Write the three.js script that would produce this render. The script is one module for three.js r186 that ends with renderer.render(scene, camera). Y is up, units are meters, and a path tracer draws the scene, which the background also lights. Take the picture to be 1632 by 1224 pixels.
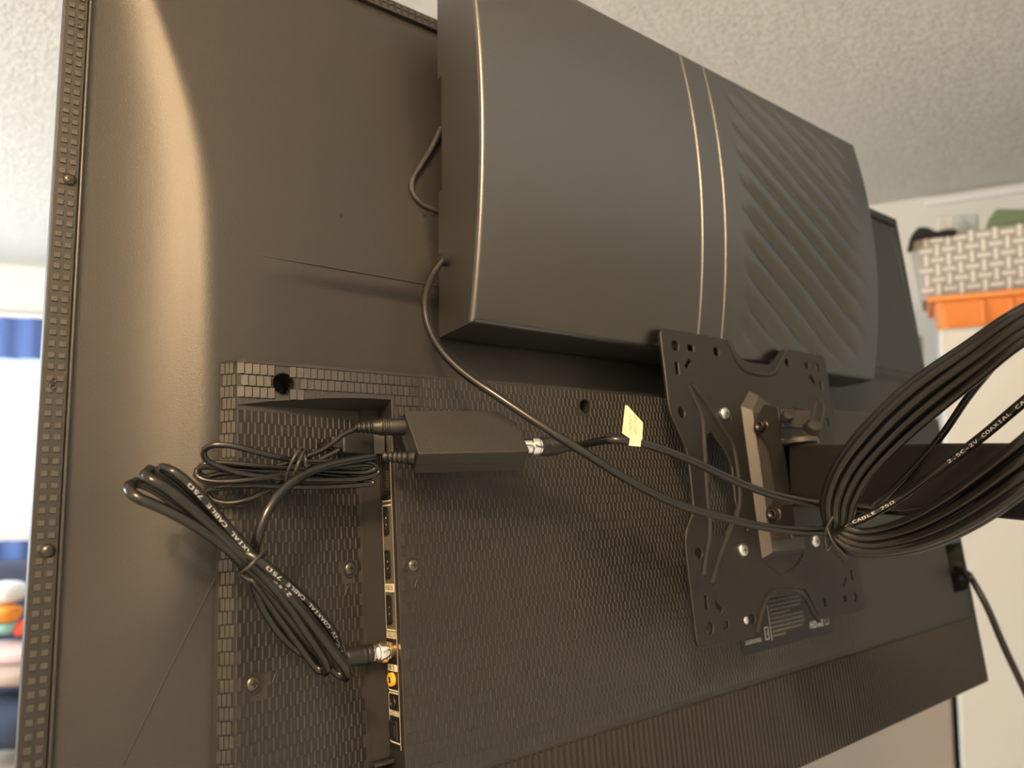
import * as THREE from 'three';
import { RoundedBoxGeometry } from 'three/addons/geometries/RoundedBoxGeometry.js';
import { mergeGeometries } from 'three/addons/utils/BufferGeometryUtils.js';
import { RectAreaLightUniformsLib } from 'three/addons/lights/RectAreaLightUniformsLib.js';
RectAreaLightUniformsLib.init();

// ---------------------------------------------------------------- camera, sky, lights, exposure
const F = 1148, PX = 816, PY = 612;                       // focal length and centre of the 1632x1224 frame
const scene = new THREE.Scene();
scene.background = new THREE.Color().setRGB(1.5, 1.9, 2.4);
const camera = new THREE.PerspectiveCamera(2 * Math.atan(612 / F) * 180 / Math.PI, 4 / 3, 0.02, 60);
camera.position.set(0, 1.4, 0);
camera.rotation.set(5 * Math.PI / 180, 0, 0);
camera.focus = 0.40;
camera.userData.fStop = 7;
camera.updateMatrixWorld();
const renderer = new THREE.WebGLRenderer();
renderer.toneMapping = THREE.LinearToneMapping;
renderer.toneMappingExposure = 0.72;
renderer.shadowMap.enabled = true;
const CEILING = 2.44;
const LAMP = new THREE.Vector3(-0.16, CEILING - 0.13, 0.80);
const LAMP_POWER = 10.5, WINDOW_POWER = 2.6, REAR_WINDOW_POWER = 25;
const WARM = new THREE.Color().setRGB(1, 0.66, 0.36), DAY = new THREE.Color().setRGB(0.92, 0.97, 1);

// ---------------------------------------------------------------- helpers
let seed = 7;
const rnd = () => { seed = (seed * 1664525 + 1013904223) >>> 0; return seed / 4294967296; };
const V = (x, y, z) => new THREE.Vector3(x, y, z);
const lerp = (a, b, t) => a + (b - a) * t;
const clamp = (x, a = 0, b = 1) => Math.min(b, Math.max(a, x));
const sstep = (a, b, x) => { const t = clamp((x - a) / (b - a)); return t * t * (3 - 2 * t); };
const ray = (px, py) => V((px - PX) / F, -(py - PY) / F, -1);
// axes of the television (x along its width, y up its back, z out of its back), read from its edges in the photograph
const TX = V(2325 - PX, -(740 - PY), -F).normalize();
const TY = V(410 - PX, -(-4900 - PY), -F).normalize();
TY.addScaledVector(TX, -TX.dot(TY)).normalize();
const TZ = TX.clone().cross(TY);
const D = 0.385;                                          // metres from the lens to the plane of the television's back
const tvMatrix = new THREE.Matrix4().makeBasis(TX, TY, TZ).setPosition(TZ.clone().multiplyScalar(-D)).premultiply(camera.matrixWorld);
const tvQuat = new THREE.Quaternion().setFromRotationMatrix(tvMatrix);
const Q = (px, py, z) => { const r = ray(px, py), p = r.multiplyScalar((z - D) / TZ.dot(r)); return V(p.dot(TX), p.dot(TY), z); };
const C = (px, py, d) => { const p = ray(px, py).multiplyScalar(d); return V(p.dot(TX), p.dot(TY), p.dot(TZ) + D); };
const W = (px, py, d) => ray(px, py).multiplyScalar(d).applyMatrix4(camera.matrixWorld);
const tvInv = tvMatrix.clone().invert();
const toLocal = p => p.clone().applyMatrix4(tvInv);
const EYE = V(0, 0, D);

const names = {};
function numbered(n) { names[n] = (names[n] ?? -1) + 1; return names[n] ? `${n}_${String(names[n]).padStart(3, '0')}` : n; }
function thing(name, label, category, at, group, turned = true) {       // at: television coordinates when turned, else world
  const g = new THREE.Group(); g.name = numbered(name); scene.add(g);
  g.userData = { label, category }; if (group) g.userData.group = group;
  if (turned) { g.position.copy(at.clone().applyMatrix4(tvMatrix)); g.quaternion.copy(tvQuat); } else g.position.copy(at);
  g.origin = at.clone();
  return g;
}
function shadows(m) { m.castShadow = m.receiveShadow = true; return m; }
function part(t, name, geos, mat, parent = t, label) {                  // geometries in the thing's outer coordinates
  const g = Array.isArray(geos) ? mergeAll(geos) : geos;
  g.translate(-t.origin.x, -t.origin.y, -t.origin.z);
  const m = shadows(new THREE.Mesh(g, mat)); m.name = name; parent.add(m);
  if (label) m.userData.label = label;
  return m;
}
function piece(t, name, geo, mat, pos, quat, parent = t) {              // shared geometry at a place of its own
  const m = shadows(new THREE.Mesh(geo, mat)); m.name = name; m.position.copy(pos).sub(t.origin); if (quat) m.quaternion.copy(quat); parent.add(m); return m;
}
function mergeAll(list) {
  const l = list.map(g => { let q = g.index ? g.toNonIndexed() : g; for (const k of Object.keys(q.attributes)) if (!['position', 'normal', 'uv'].includes(k)) q.deleteAttribute(k); if (!q.attributes.uv) q.setAttribute('uv', new THREE.Float32BufferAttribute(new Float32Array(q.attributes.position.count * 2), 2)); return q; });
  return l.length === 1 ? l[0] : mergeGeometries(l);
}
function structure(name, geo, mat) { const m = shadows(new THREE.Mesh(geo, mat)); m.name = name; m.userData = { kind: 'structure' }; scene.add(m); return m; }
const basisQuat = (x, y, z) => new THREE.Quaternion().setFromRotationMatrix(new THREE.Matrix4().makeBasis(x, y, z));
const upTo = (dir, from = V(0, 1, 0)) => new THREE.Quaternion().setFromUnitVectors(from, dir.clone().normalize());
function box(x0, x1, y0, y1, z0, z1, r = 0) {
  const w = x1 - x0, h = y1 - y0, d = z1 - z0;
  const g = r ? new RoundedBoxGeometry(w, h, d, 2, Math.min(r, w / 2.01, h / 2.01, d / 2.01)) : new THREE.BoxGeometry(w, h, d);
  return g.translate((x0 + x1) / 2, (y0 + y1) / 2, (z0 + z1) / 2);
}
const placed = (g, pos, quat) => { if (quat) g.applyQuaternion(quat); return g.translate(pos.x, pos.y, pos.z); };
const cyl = (r0, r1, h, n = 24) => new THREE.CylinderGeometry(r1, r0, h, n);   // r0 at the bottom
const rod = (a, b, r0, r1 = r0, n = 20) => placed(cyl(r0, r1, a.distanceTo(b), n), a.clone().add(b).multiplyScalar(.5), upTo(b.clone().sub(a)));
const lathe = (pts, n = 28) => new THREE.LatheGeometry(pts.map(p => new THREE.Vector2(Math.max(p[0], 1e-5), p[1])), n);
function quad(a, b, c, d) {                                              // counter-clockwise seen from its front
  const g = new THREE.BufferGeometry();
  g.setAttribute('position', new THREE.Float32BufferAttribute([a, b, c, a, c, d].flatMap(p => [p.x, p.y, p.z]), 3));
  g.setAttribute('uv', new THREE.Float32BufferAttribute([0, 0, 1, 0, 1, 1, 0, 0, 1, 1, 0, 1], 2));
  g.computeVertexNormals(); return g;
}
function gridGeo(nu, nv, fn, keep) {                                     // smooth surface from fn(i, j) -> Vector3
  const pos = [], uv = [], idx = [];
  for (let j = 0; j <= nv; j++) for (let i = 0; i <= nu; i++) { const p = fn(i / nu, j / nv); pos.push(p.x, p.y, p.z); uv.push(p.x, p.y); }
  for (let j = 0; j < nv; j++) for (let i = 0; i < nu; i++) {
    if (keep && !keep((i + .5) / nu, (j + .5) / nv)) continue;
    const a = j * (nu + 1) + i, b = a + 1, c = b + nu + 1, d = a + nu + 1; idx.push(a, b, c, a, c, d);
  }
  const g = new THREE.BufferGeometry(); g.setAttribute('position', new THREE.Float32BufferAttribute(pos, 3)); g.setAttribute('uv', new THREE.Float32BufferAttribute(uv, 2)); g.setIndex(idx); g.computeVertexNormals(); return g;
}
const PERIOD = 0.105;                                                    // length of one print on a coaxial cable
function tube(points, r, { n, radial = 14, closed = false, start = 0, faceFrom = 0, reverse = false, endPhase } = {}) {
  const curve = new THREE.CatmullRomCurve3(points, closed, 'centripetal');
  const L = curve.getLength(); if (endPhase !== undefined) start = endPhase * PERIOD - L; n = n || Math.max(12, Math.round(L / (r * 1.6)));
  const pos = [], nor = [], uv = [], idx = [];
  for (let i = 0; i <= n; i++) {
    const p = curve.getPointAt(i / n), t = curve.getTangentAt(i / n);
    const a = EYE.clone().sub(p); a.addScaledVector(t, -a.dot(t)).normalize(); const b = a.clone().cross(t);
    for (let k = 0; k <= radial; k++) {
      const th = (k / radial - .5) * 2 * Math.PI, d = a.clone().multiplyScalar(Math.cos(th)).addScaledVector(b, Math.sin(th));
      pos.push(p.x + d.x * r, p.y + d.y * r, p.z + d.z * r); nor.push(d.x, d.y, d.z); const tv_ = k / radial + .5 * sstep(faceFrom + .01, faceFrom - .01, i / n); uv.push(reverse ? (L * (1 - i / n) - start) / PERIOD : (start + L * i / n) / PERIOD, reverse ? 1 - tv_ : tv_);
    }
  }
  for (let i = 0; i < n; i++) for (let k = 0; k < radial; k++) { const a = i * (radial + 1) + k, b = a + 1, c = a + radial + 1, d = c + 1; idx.push(a, c, b, b, c, d); }
  for (const e of closed ? [] : [0, n]) { const c = pos.length / 3, p = curve.getPointAt(e / n), t = curve.getTangentAt(e / n).multiplyScalar(e ? 1 : -1); pos.push(p.x, p.y, p.z); nor.push(t.x, t.y, t.z); uv.push(0, 0); for (let k = 0; k < radial; k++) { const a = e * (radial + 1) + k; if (e) idx.push(a, c, a + 1); else idx.push(a, a + 1, c); } }
  const g = new THREE.BufferGeometry(); g.setAttribute('position', new THREE.Float32BufferAttribute(pos, 3)); g.setAttribute('normal', new THREE.Float32BufferAttribute(nor, 3)); g.setAttribute('uv', new THREE.Float32BufferAttribute(uv, 2)); g.setIndex(idx); return g;
}
const path = list => list.map(([x, y, d]) => C(x, y, d));
function shape(pts, radii = 0) {                                         // rounded polygon
  const s = new THREE.Shape(), n = pts.length;
  for (let i = 0; i < n; i++) {
    const p = new THREE.Vector2(...pts[i]), a = new THREE.Vector2(...pts[(i + n - 1) % n]).sub(p), b = new THREE.Vector2(...pts[(i + 1) % n]).sub(p);
    const r = Math.min(Array.isArray(radii) ? radii[i] : radii, a.length() * .45, b.length() * .45);
    const q0 = p.clone().add(a.setLength(r)), q1 = p.clone().add(b.setLength(r));
    if (i) s.lineTo(q0.x, q0.y); else s.moveTo(q0.x, q0.y);
    if (r > 0) s.quadraticCurveTo(p.x, p.y, q1.x, q1.y);
  }
  s.closePath(); return s;
}
const circlePath = (x, y, r) => { const p = new THREE.Path(); p.absarc(x, y, r, 0, Math.PI * 2, true); return p; };
const polyPath = pts => new THREE.Path(pts.map(p => new THREE.Vector2(...p)));
const extrude = (s, z0, z1, bevel = 0, seg = 2) => new THREE.ExtrudeGeometry(s, { depth: z1 - z0 - 2 * bevel, bevelEnabled: bevel > 0, bevelSize: bevel, bevelThickness: bevel, bevelOffset: -bevel, bevelSegments: seg, curveSegments: 10 }).translate(0, 0, z0 + bevel);
const cvs = (w, h, draw) => { const c = document.createElement('canvas'); c.width = w; c.height = h; const x = c.getContext('2d'); draw(x, w, h); const t = new THREE.CanvasTexture(c); t.colorSpace = THREE.SRGBColorSpace; t.wrapS = t.wrapT = THREE.RepeatWrapping; t.anisotropy = 8; return t; };
function noiseTexture(n, octaves, seedAt, shapeIt = x => x, color = false) {   // tileable value noise
  const data = new Uint8Array(n * n * 4), lat = octaves.map(([c], o) => { let s = seedAt + o * 977; return Array.from({ length: c * c }, () => { s = (s * 1664525 + 1013904223) >>> 0; return s / 4294967296; }); });
  for (let y = 0; y < n; y++) for (let x = 0; x < n; x++) {
    let v = 0, wsum = 0;
    octaves.forEach(([c, w], o) => {
      const fx = x / n * c, fy = y / n * c, x0 = Math.floor(fx), y0 = Math.floor(fy), tx = fx - x0, ty = fy - y0, sx = tx * tx * (3 - 2 * tx), sy = ty * ty * (3 - 2 * ty), L = (i, j) => lat[o][((y0 + j) % c) * c + (x0 + i) % c];
      v += w * lerp(lerp(L(0, 0), L(1, 0), sx), lerp(L(0, 1), L(1, 1), sx), sy); wsum += w;
    });
    const g = Math.round(255 * clamp(shapeIt(v / wsum))), k = (y * n + x) * 4; data[k] = data[k + 1] = data[k + 2] = g; data[k + 3] = 255;
  }
  const t = new THREE.DataTexture(data, n, n); t.wrapS = t.wrapT = THREE.RepeatWrapping; t.magFilter = THREE.LinearFilter; t.minFilter = THREE.LinearMipmapLinearFilter; t.generateMipmaps = true; if (color) t.colorSpace = THREE.SRGBColorSpace; t.needsUpdate = true; return t;
}
const rep = (t, u, v = u) => { const c = t.clone(); c.repeat.set(u, v); c.needsUpdate = true; return c; };

// ---------------------------------------------------------------- materials
const grain = noiseTexture(512, [[256, 1], [128, .6]], 11);
const popcorn = noiseTexture(1024, [[128, 1], [64, 1], [256, .7]], 23, x => clamp((x - .42) * 3.2));
const dustTex = noiseTexture(1024, [[512, 1], [256, .5]], 51, x => x > .84 ? 1 : .78, true);
const std = (r, g, b, rough = .5, extra = {}) => new THREE.MeshStandardMaterial({ color: new THREE.Color().setRGB(r, g, b), roughness: rough, ...extra });
const phys = (r, g, b, rough, extra = {}) => new THREE.MeshPhysicalMaterial({ color: new THREE.Color().setRGB(r, g, b), roughness: rough, ...extra });
const M = {
  panel: std(.030, .029, .028, .43, { map: rep(dustTex, 5), bumpMap: rep(grain, 14), bumpScale: .00006 }),
  housing: phys(.013, .0125, .012, .52, { ior: 1.6, bumpMap: rep(grain, 9), bumpScale: .0002 }),
  tile: phys(.014, .0133, .0127, .44, { ior: 1.6 }), tileB: phys(.013, .0125, .012, .47, { ior: 1.6 }),
  rail: std(.007, .007, .0073, .48), railSquare: std(.032, .031, .030, .5), railEdge: std(.022, .021, .021, .32),
  antenna: phys(.005, .0049, .0048, .32, { ior: 2.1, bumpMap: rep(grain, 12), bumpScale: .00006 }),
  steel: std(.008, .0077, .0074, .50, { bumpMap: rep(grain, 12), bumpScale: .00008 }),
  steelLight: phys(.030, .028, .026, .45, { ior: 1.6 }),
  darkScrew: std(.06, .057, .054, .30, { metalness: .8 }), plasticScrew: std(.09, .085, .08, .32, { metalness: .6 }),
  bolt: std(.75, .74, .70, .28, { metalness: 1 }),
  chrome: std(.86, .84, .80, .16, { metalness: 1 }),
  brass: std(.85, .66, .36, .25, { metalness: 1 }),
  black: std(.012, .012, .013, .5), cavity: std(.006, .006, .007, .7),
  rubber: std(.009, .0088, .0088, .46), cable: std(.0075, .0075, .0078, .19), thinCable: std(.009, .0088, .0088, .22),
  box: std(.017, .0165, .0158, .46, { bumpMap: rep(grain, 12), bumpScale: .00012 }),
  portFace: std(.22, .21, .185, .5), portLine: std(.75, .73, .66, .5), yellow: std(.85, .42, .03, .35),
  paper: std(.56, .52, .40, .6), wire: std(.03, .03, .03, .3), screen: std(.01, .01, .012, .1),
  wall: std(.76, .755, .70, .85, { bumpMap: rep(grain, 3), bumpScale: .0006 }),
  ceiling: std(.86, .84, .78, .95, { bumpMap: rep(popcorn, 2.6), bumpScale: .005 }),
  floor: std(.50, .45, .38, .9), trim: std(.86, .86, .84, .5), fridge: std(.60, .605, .57, .4),
  curtain: std(.10, .17, .42, .9), sofa: std(.05, .06, .10, .9), taupe: std(.30, .265, .23, .6),
  basket: std(.38, .36, .34, .85), strip: std(.80, .77, .72, .8), orange: std(.80, .24, .035, .35), blackCloth: std(.012, .012, .013, .85),
  green: std(.16, .22, .12, .9), pale: std(.62, .63, .58, .5), paleBlue: std(.42, .50, .53, .5), tan: std(.48, .40, .29, .8),
  glow: new THREE.MeshStandardMaterial({ color: 0xffffff, emissive: new THREE.Color().setRGB(1, .72, .42), emissiveIntensity: 3, roughness: .6 }),
  glass: phys(1, 1, 1, .02, { transmission: 1, thickness: 0 }),
};
const printTex = cvs(2048, 256, (x, w, h) => { x.fillStyle = '#161617'; x.fillRect(0, 0, w, h); x.fillStyle = '#b4b6b8'; x.font = '38px monospace'; x.textBaseline = 'middle'; x.textAlign = 'left'; x.save(); x.translate(0, h / 2); x.scale(2.3, 1); x.fillText('2.5C-2V COAXIAL CABLE 75', 10, 0); x.font = '38px sans-serif'; x.fillText('Ω', 10 + 24 * 22.9, 0); x.restore(); });
M.printed = new THREE.MeshStandardMaterial({ map: printTex, roughness: .20 });

// ---------------------------------------------------------------- the room
const RA = V(.866, 0, .5), RB = V(-.5, 0, .866);                        // along the far wall, and away from it
const room = (a, y, b) => RA.clone().multiplyScalar(a).addScaledVector(RB, b).setY(y);
const plan = [[1.3, -3.4], [-3.27, -3.4], [-5.5, -1.07], [-3.0, 1.8], [.5, 1.8], [.5, -1.2], [1.3, -1.2]];
function slab(y0, y1) {
  const s = new THREE.Shape(plan.map(([a, b]) => { const p = room(a, 0, b), c = room(-1.5, 0, -.8); const d = p.clone().sub(c).setLength(.12); return new THREE.Vector2(p.x + d.x, -(p.z + d.z)); }));
  return new THREE.ExtrudeGeometry(s, { depth: y1 - y0, bevelEnabled: false }).rotateX(-Math.PI / 2).translate(0, y0, 0);
}
structure('floor', slab(-.1, 0), M.floor);
structure('ceiling', slab(CEILING, CEILING + .1), M.ceiling);
function wall(name, p, q, openings = []) {                              // 0.1 m thick, outside the line p-q, holes [s0, s1, y0, y1]
  const a = room(p[0], 0, p[1]), b = room(q[0], 0, q[1]), len = a.distanceTo(b), u = b.clone().sub(a).normalize();
  const s = new THREE.Shape([[0, 0], [len, 0], [len, CEILING], [0, CEILING]].map(v => new THREE.Vector2(...v)));
  for (const [s0, s1, y0, y1] of openings) s.holes.push(polyPath([[s0, y0], [s0, y1], [s1, y1], [s1, y0]]));
  const g = new THREE.ExtrudeGeometry(s, { depth: .1, bevelEnabled: false });
  const n = RA.clone().multiplyScalar(-(q[1] - p[1])).addScaledVector(RB, q[0] - p[0]).normalize();   // points out of the room for this winding
  g.applyMatrix4(new THREE.Matrix4().makeBasis(u, V(0, 1, 0), n).setPosition(a));
  return structure(name, g, M.wall);
}
wall('wall_far', plan[0], plan[1]);
const winSpan = [.62, 2.45, .95, 2.02];
wall('wall_window', plan[1], plan[2], [winSpan]);
const rearSpan = [1.0, 3.0, .9, 2.1];
wall('wall_left', plan[2], plan[3], [rearSpan]);
wall('wall_back', plan[3], plan[4]); wall('wall_mount', plan[4], plan[5]); wall('wall_corner', plan[5], plan[6]); 
wall('wall_right', plan[6], plan[0]);
function windowIn(name, p, q, [s0, s1, y0, y1], bars) {
  const a = room(...[p[0], 0, p[1]]), b = room(q[0], 0, q[1]), u = b.clone().sub(a).normalize(), n = u.clone().cross(V(0, 1, 0));
  const inside = room(-1.5, 0, -.8).sub(a); if (inside.dot(n) < 0) n.negate();   // into the room
  const m = new THREE.Matrix4().makeBasis(u, V(0, 1, 0), u.clone().cross(V(0, 1, 0))).setPosition(a);
  const at = n.dot(u.clone().cross(V(0, 1, 0))) > 0 ? -1 : 1;           // side of the wall that is outside
  const g = [], f = .05, z0 = at * .02, z1 = at * .06, [za, zb] = z0 < z1 ? [z0, z1] : [z1, z0];
  g.push(box(s0, s1, y0, y0 + f, za, zb), box(s0, s1, y1 - f, y1, za, zb), box(s0, s0 + f, y0, y1, za, zb), box(s1 - f, s1, y0, y1, za, zb));
  for (const k of bars) g.push(box(lerp(s0, s1, k) - f / 2, lerp(s0, s1, k) + f / 2, y0, y1, za, zb));
  const fr = structure(name, mergeAll(g).applyMatrix4(m), M.trim);
  const pane = shadows(new THREE.Mesh(box(s0 + f, s1 - f, y0 + f, y1 - f, (za + zb) / 2 - .002, (za + zb) / 2 + .002).applyMatrix4(m), M.glass)); pane.name = 'pane'; fr.add(pane);
  return { mid: a.clone().addScaledVector(u, (s0 + s1) / 2).setY((y0 + y1) / 2), n, w: s1 - s0, h: y1 - y0, u, a };
}
const win = windowIn('window_1', plan[1], plan[2], winSpan, [.5]);
const rear = windowIn('window_2', plan[2], plan[3], rearSpan, [.5]);
for (const [w, power] of [[win, WINDOW_POWER], [rear, REAR_WINDOW_POWER]]) {
  const l = new THREE.RectAreaLight(DAY, power, w.w - .1, w.h - .1); l.position.copy(w.mid).addScaledVector(w.n, .03); l.lookAt(w.mid.clone().addScaledVector(w.n, 2)); scene.add(l);
}
// ceiling lamp behind the camera
{
  const t = thing('ceiling_light', 'round warm glass ceiling light behind the television mount', 'lamp', V(LAMP.x, CEILING, LAMP.z), undefined, false);
  part(t, 'base', placed(cyl(.10, .10, .03, 32), V(LAMP.x, CEILING - .015, LAMP.z)), M.trim);
  part(t, 'glass_shade', placed(lathe([[0, -.09], [.05, -.082], [.085, -.055], [.095, -.025], [.09, 0]]), V(LAMP.x, CEILING - .03, LAMP.z)), M.glow);
  const l = new THREE.PointLight(WARM, LAMP_POWER); l.position.set(LAMP.x, LAMP.y - .08, LAMP.z); l.castShadow = true; l.shadow.radius = 3.5; l.shadow.mapSize.set(2048, 2048); l.shadow.camera.near = .05; scene.add(l);
}

// ---------------------------------------------------------------- television
const H = .019, ZP = .012;                                               // height of the lower housing, and of the upper sheet
const tvL = .0277, tvR = .968, tvT = .3712, tvB = -.206;
const tv = thing('television', 'black flat television turned to show its back, hung on a swing arm', 'television', V(.5, tvB, 0));
part(tv, 'screen', box(tvL + .004, tvR - .004, tvB + .004, tvT - .004, -.024, -.012, .002), M.screen);
part(tv, 'front_frame', [box(tvL, tvR, tvB, tvT, -.0115, -.004, .002)], M.rail);
{ // back sheet: rises from the rim to a raised field, with a crease at its lower left and a long step
  const x0 = .0385, x1 = .960, y0 = tvB + .004, y1 = .3625, nu = 400, nv = 250;
  const crest = x => .1592 - .006 * clamp((x - .24) / .7);
  const soft = t => .025 * Math.log(1 + Math.exp(t / .025)), edge = y => .1045 - .38 * soft(y - .215) - .45 * soft(-.01 - y);
  const table = [0]; for (let i = 1; i <= 200; i++) { const k = (i - .5) / 200; table.push(table[i - 1] + k ** 1.7 * sstep(1, .72, k)); }
  const rise = k => { const f = k * 200, i = Math.min(199, Math.floor(f)); return lerp(table[i], table[i + 1], f - i) / table[200]; };
  const z = (x, y) => {
    const e = clamp(edge(y), .05, .2), w = e - x0 - .004, k = clamp((x - x0 - .004) / w);
    let h = ZP * Math.min(1, w / .0615) * rise(k);
    h = lerp(h, .0065 * clamp((x - x0) / (.103 - x0)), sstep(.03, -.06, y));
    h *= clamp((x1 - x) / .02) * sstep(y1, y1 - .012, y);
    const A = .0042 * sstep(.112, .20, x) * (x < .8 ? 1 : 1), d = crest(x) - y;
    if (d > 0) h -= A * (d < .0115 ? .12 * d / .0115 + .88 * (d / .0115) ** 4 : 1);
    return h;
  };
  const ys = []; for (let j = 0; j <= nv; j++) ys.push(lerp(y0, y1, j / nv));
  part(tv, 'back_panel', gridGeo(nu, nv, (u, v) => { const s = u < .4 ? u * .5 : .2 + (u - .4) * .8 / .6, x = lerp(x0, x1, s), w = v, y = lerp(y0, y1, w); return V(x, y, z(x, y)); },
    (u, v) => { const s = u < .4 ? u * .5 : .2 + (u - .4) * .8 / .6, x = lerp(x0, x1, s), y = lerp(y0, y1, v); return !(x > .111 && y < .0955); }), M.panel);
  const crease = []; for (let i = 0; i <= 12; i++) { const x = lerp(.1052, .052, i / 12), y = lerp(-.007, -.118, i / 12); crease.push(V(x, y, z(x, y) - .0001)); }
  part(tv, 'moulded_crease', tube(crease, .0005, { radial: 10 }), M.panel);
  tv.userData.z = undefined; delete tv.userData.z;
  for (const [a, b] of [[.116, .262], [.70, .95]]) { const l = []; for (let i = 0; i <= 16; i++) { const x = lerp(a, b, i / 16), y = crest(x); l.push(V(x, y, z(x, y) - .0006 + .0006 * sstep(.112, .16, x))); } part(tv, 'moulded_bead', tube(l, .0007, { radial: 10 }), M.panel); }
  // rounded three-cornered boss and two pin holes
  const boss = tube([Q(702, 205, .0115), Q(690, 232, .0115), Q(672, 262, .0115), Q(657, 288, .0115), Q(657, 305, .0115), Q(668, 322, .0115), Q(690, 334, .0115), Q(705, 338, .0115)], .0020);
  part(tv, 'embossed_ridge', boss, M.panel);
  for (const [px, py, r] of [[544, 343, .0011], [676, 340, .0009], [689, 340, .0009]]) part(tv, 'pin_hole', rod(Q(px, py, .0118), Q(px, py, .0124), r), M.cavity);
}
// edge rails with two rows of small squares, an inner bead and screws
{
  const rails = [['left', tvL, tvL + .0108, tvB, tvT], ['top', tvL, tvR, tvT - .0100, tvT], ['right', tvR - .0100, tvR, tvB, tvT]];
  const out = {};
  for (const [s, a, b, c, d] of rails) out[s] = part(tv, 'edge_rail', [box(a, b, c, d, -.004, s === 'left' ? .0012 : .0010, .0006)], M.rail);
  part(tv, 'edge_bead', [box(tvL + .0108, tvL + .0124, tvB, tvT - .010, -.002, .0036, .0007)], M.railEdge);
  part(tv, 'edge_bead', [box(tvL + .0108, tvR - .01, tvT - .0115, tvT - .010, -.002, .0032, .0007)], M.railEdge);
  const sq = new RoundedBoxGeometry(.0027, .0027, .0007, 1, .0002);
  for (let y = tvB + .006, k = 0; y < tvT - .013; y += .00549, k++) for (const x of [tvL + .0036, tvL + .0078]) piece(tv, 'rail_square', sq, M.railSquare, V(x, y, .0014), null, out.left);
  for (let x = .12; x < .29; x += .00549) for (const y of [tvT - .0034, tvT - .0074]) piece(tv, 'rail_square', sq, M.railSquare, V(x, y, .0012), null, out.top);
  const head = lathe([[0, .0016], [.0012, .0015], [.0024, .0010], [.0030, .0002], [.0031, -.0004]], 20), cross = mergeAll([box(-.0013, .0013, .0013, .0018, -.0003, .0003), box(-.0003, .0003, .0013, .0018, -.0013, .0013)]);
  for (const [px, py] of [[111, 286], [76, 878]]) { const p = Q(px, py, .0016), q = upTo(V(0, 0, 1)); const m = piece(tv, 'screw', head, M.darkScrew, p, q); const c = shadows(new THREE.Mesh(cross, M.cavity)); c.name = 'screw_slot'; m.add(c); }
  for (const [px, py] of [[127, 42], [85, 606], [84, 616]]) piece(tv, 'clip_mark', new THREE.TorusGeometry(.0011, .0003, 8, 16), M.darkScrew, Q(px, py, .0018));
}
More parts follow.
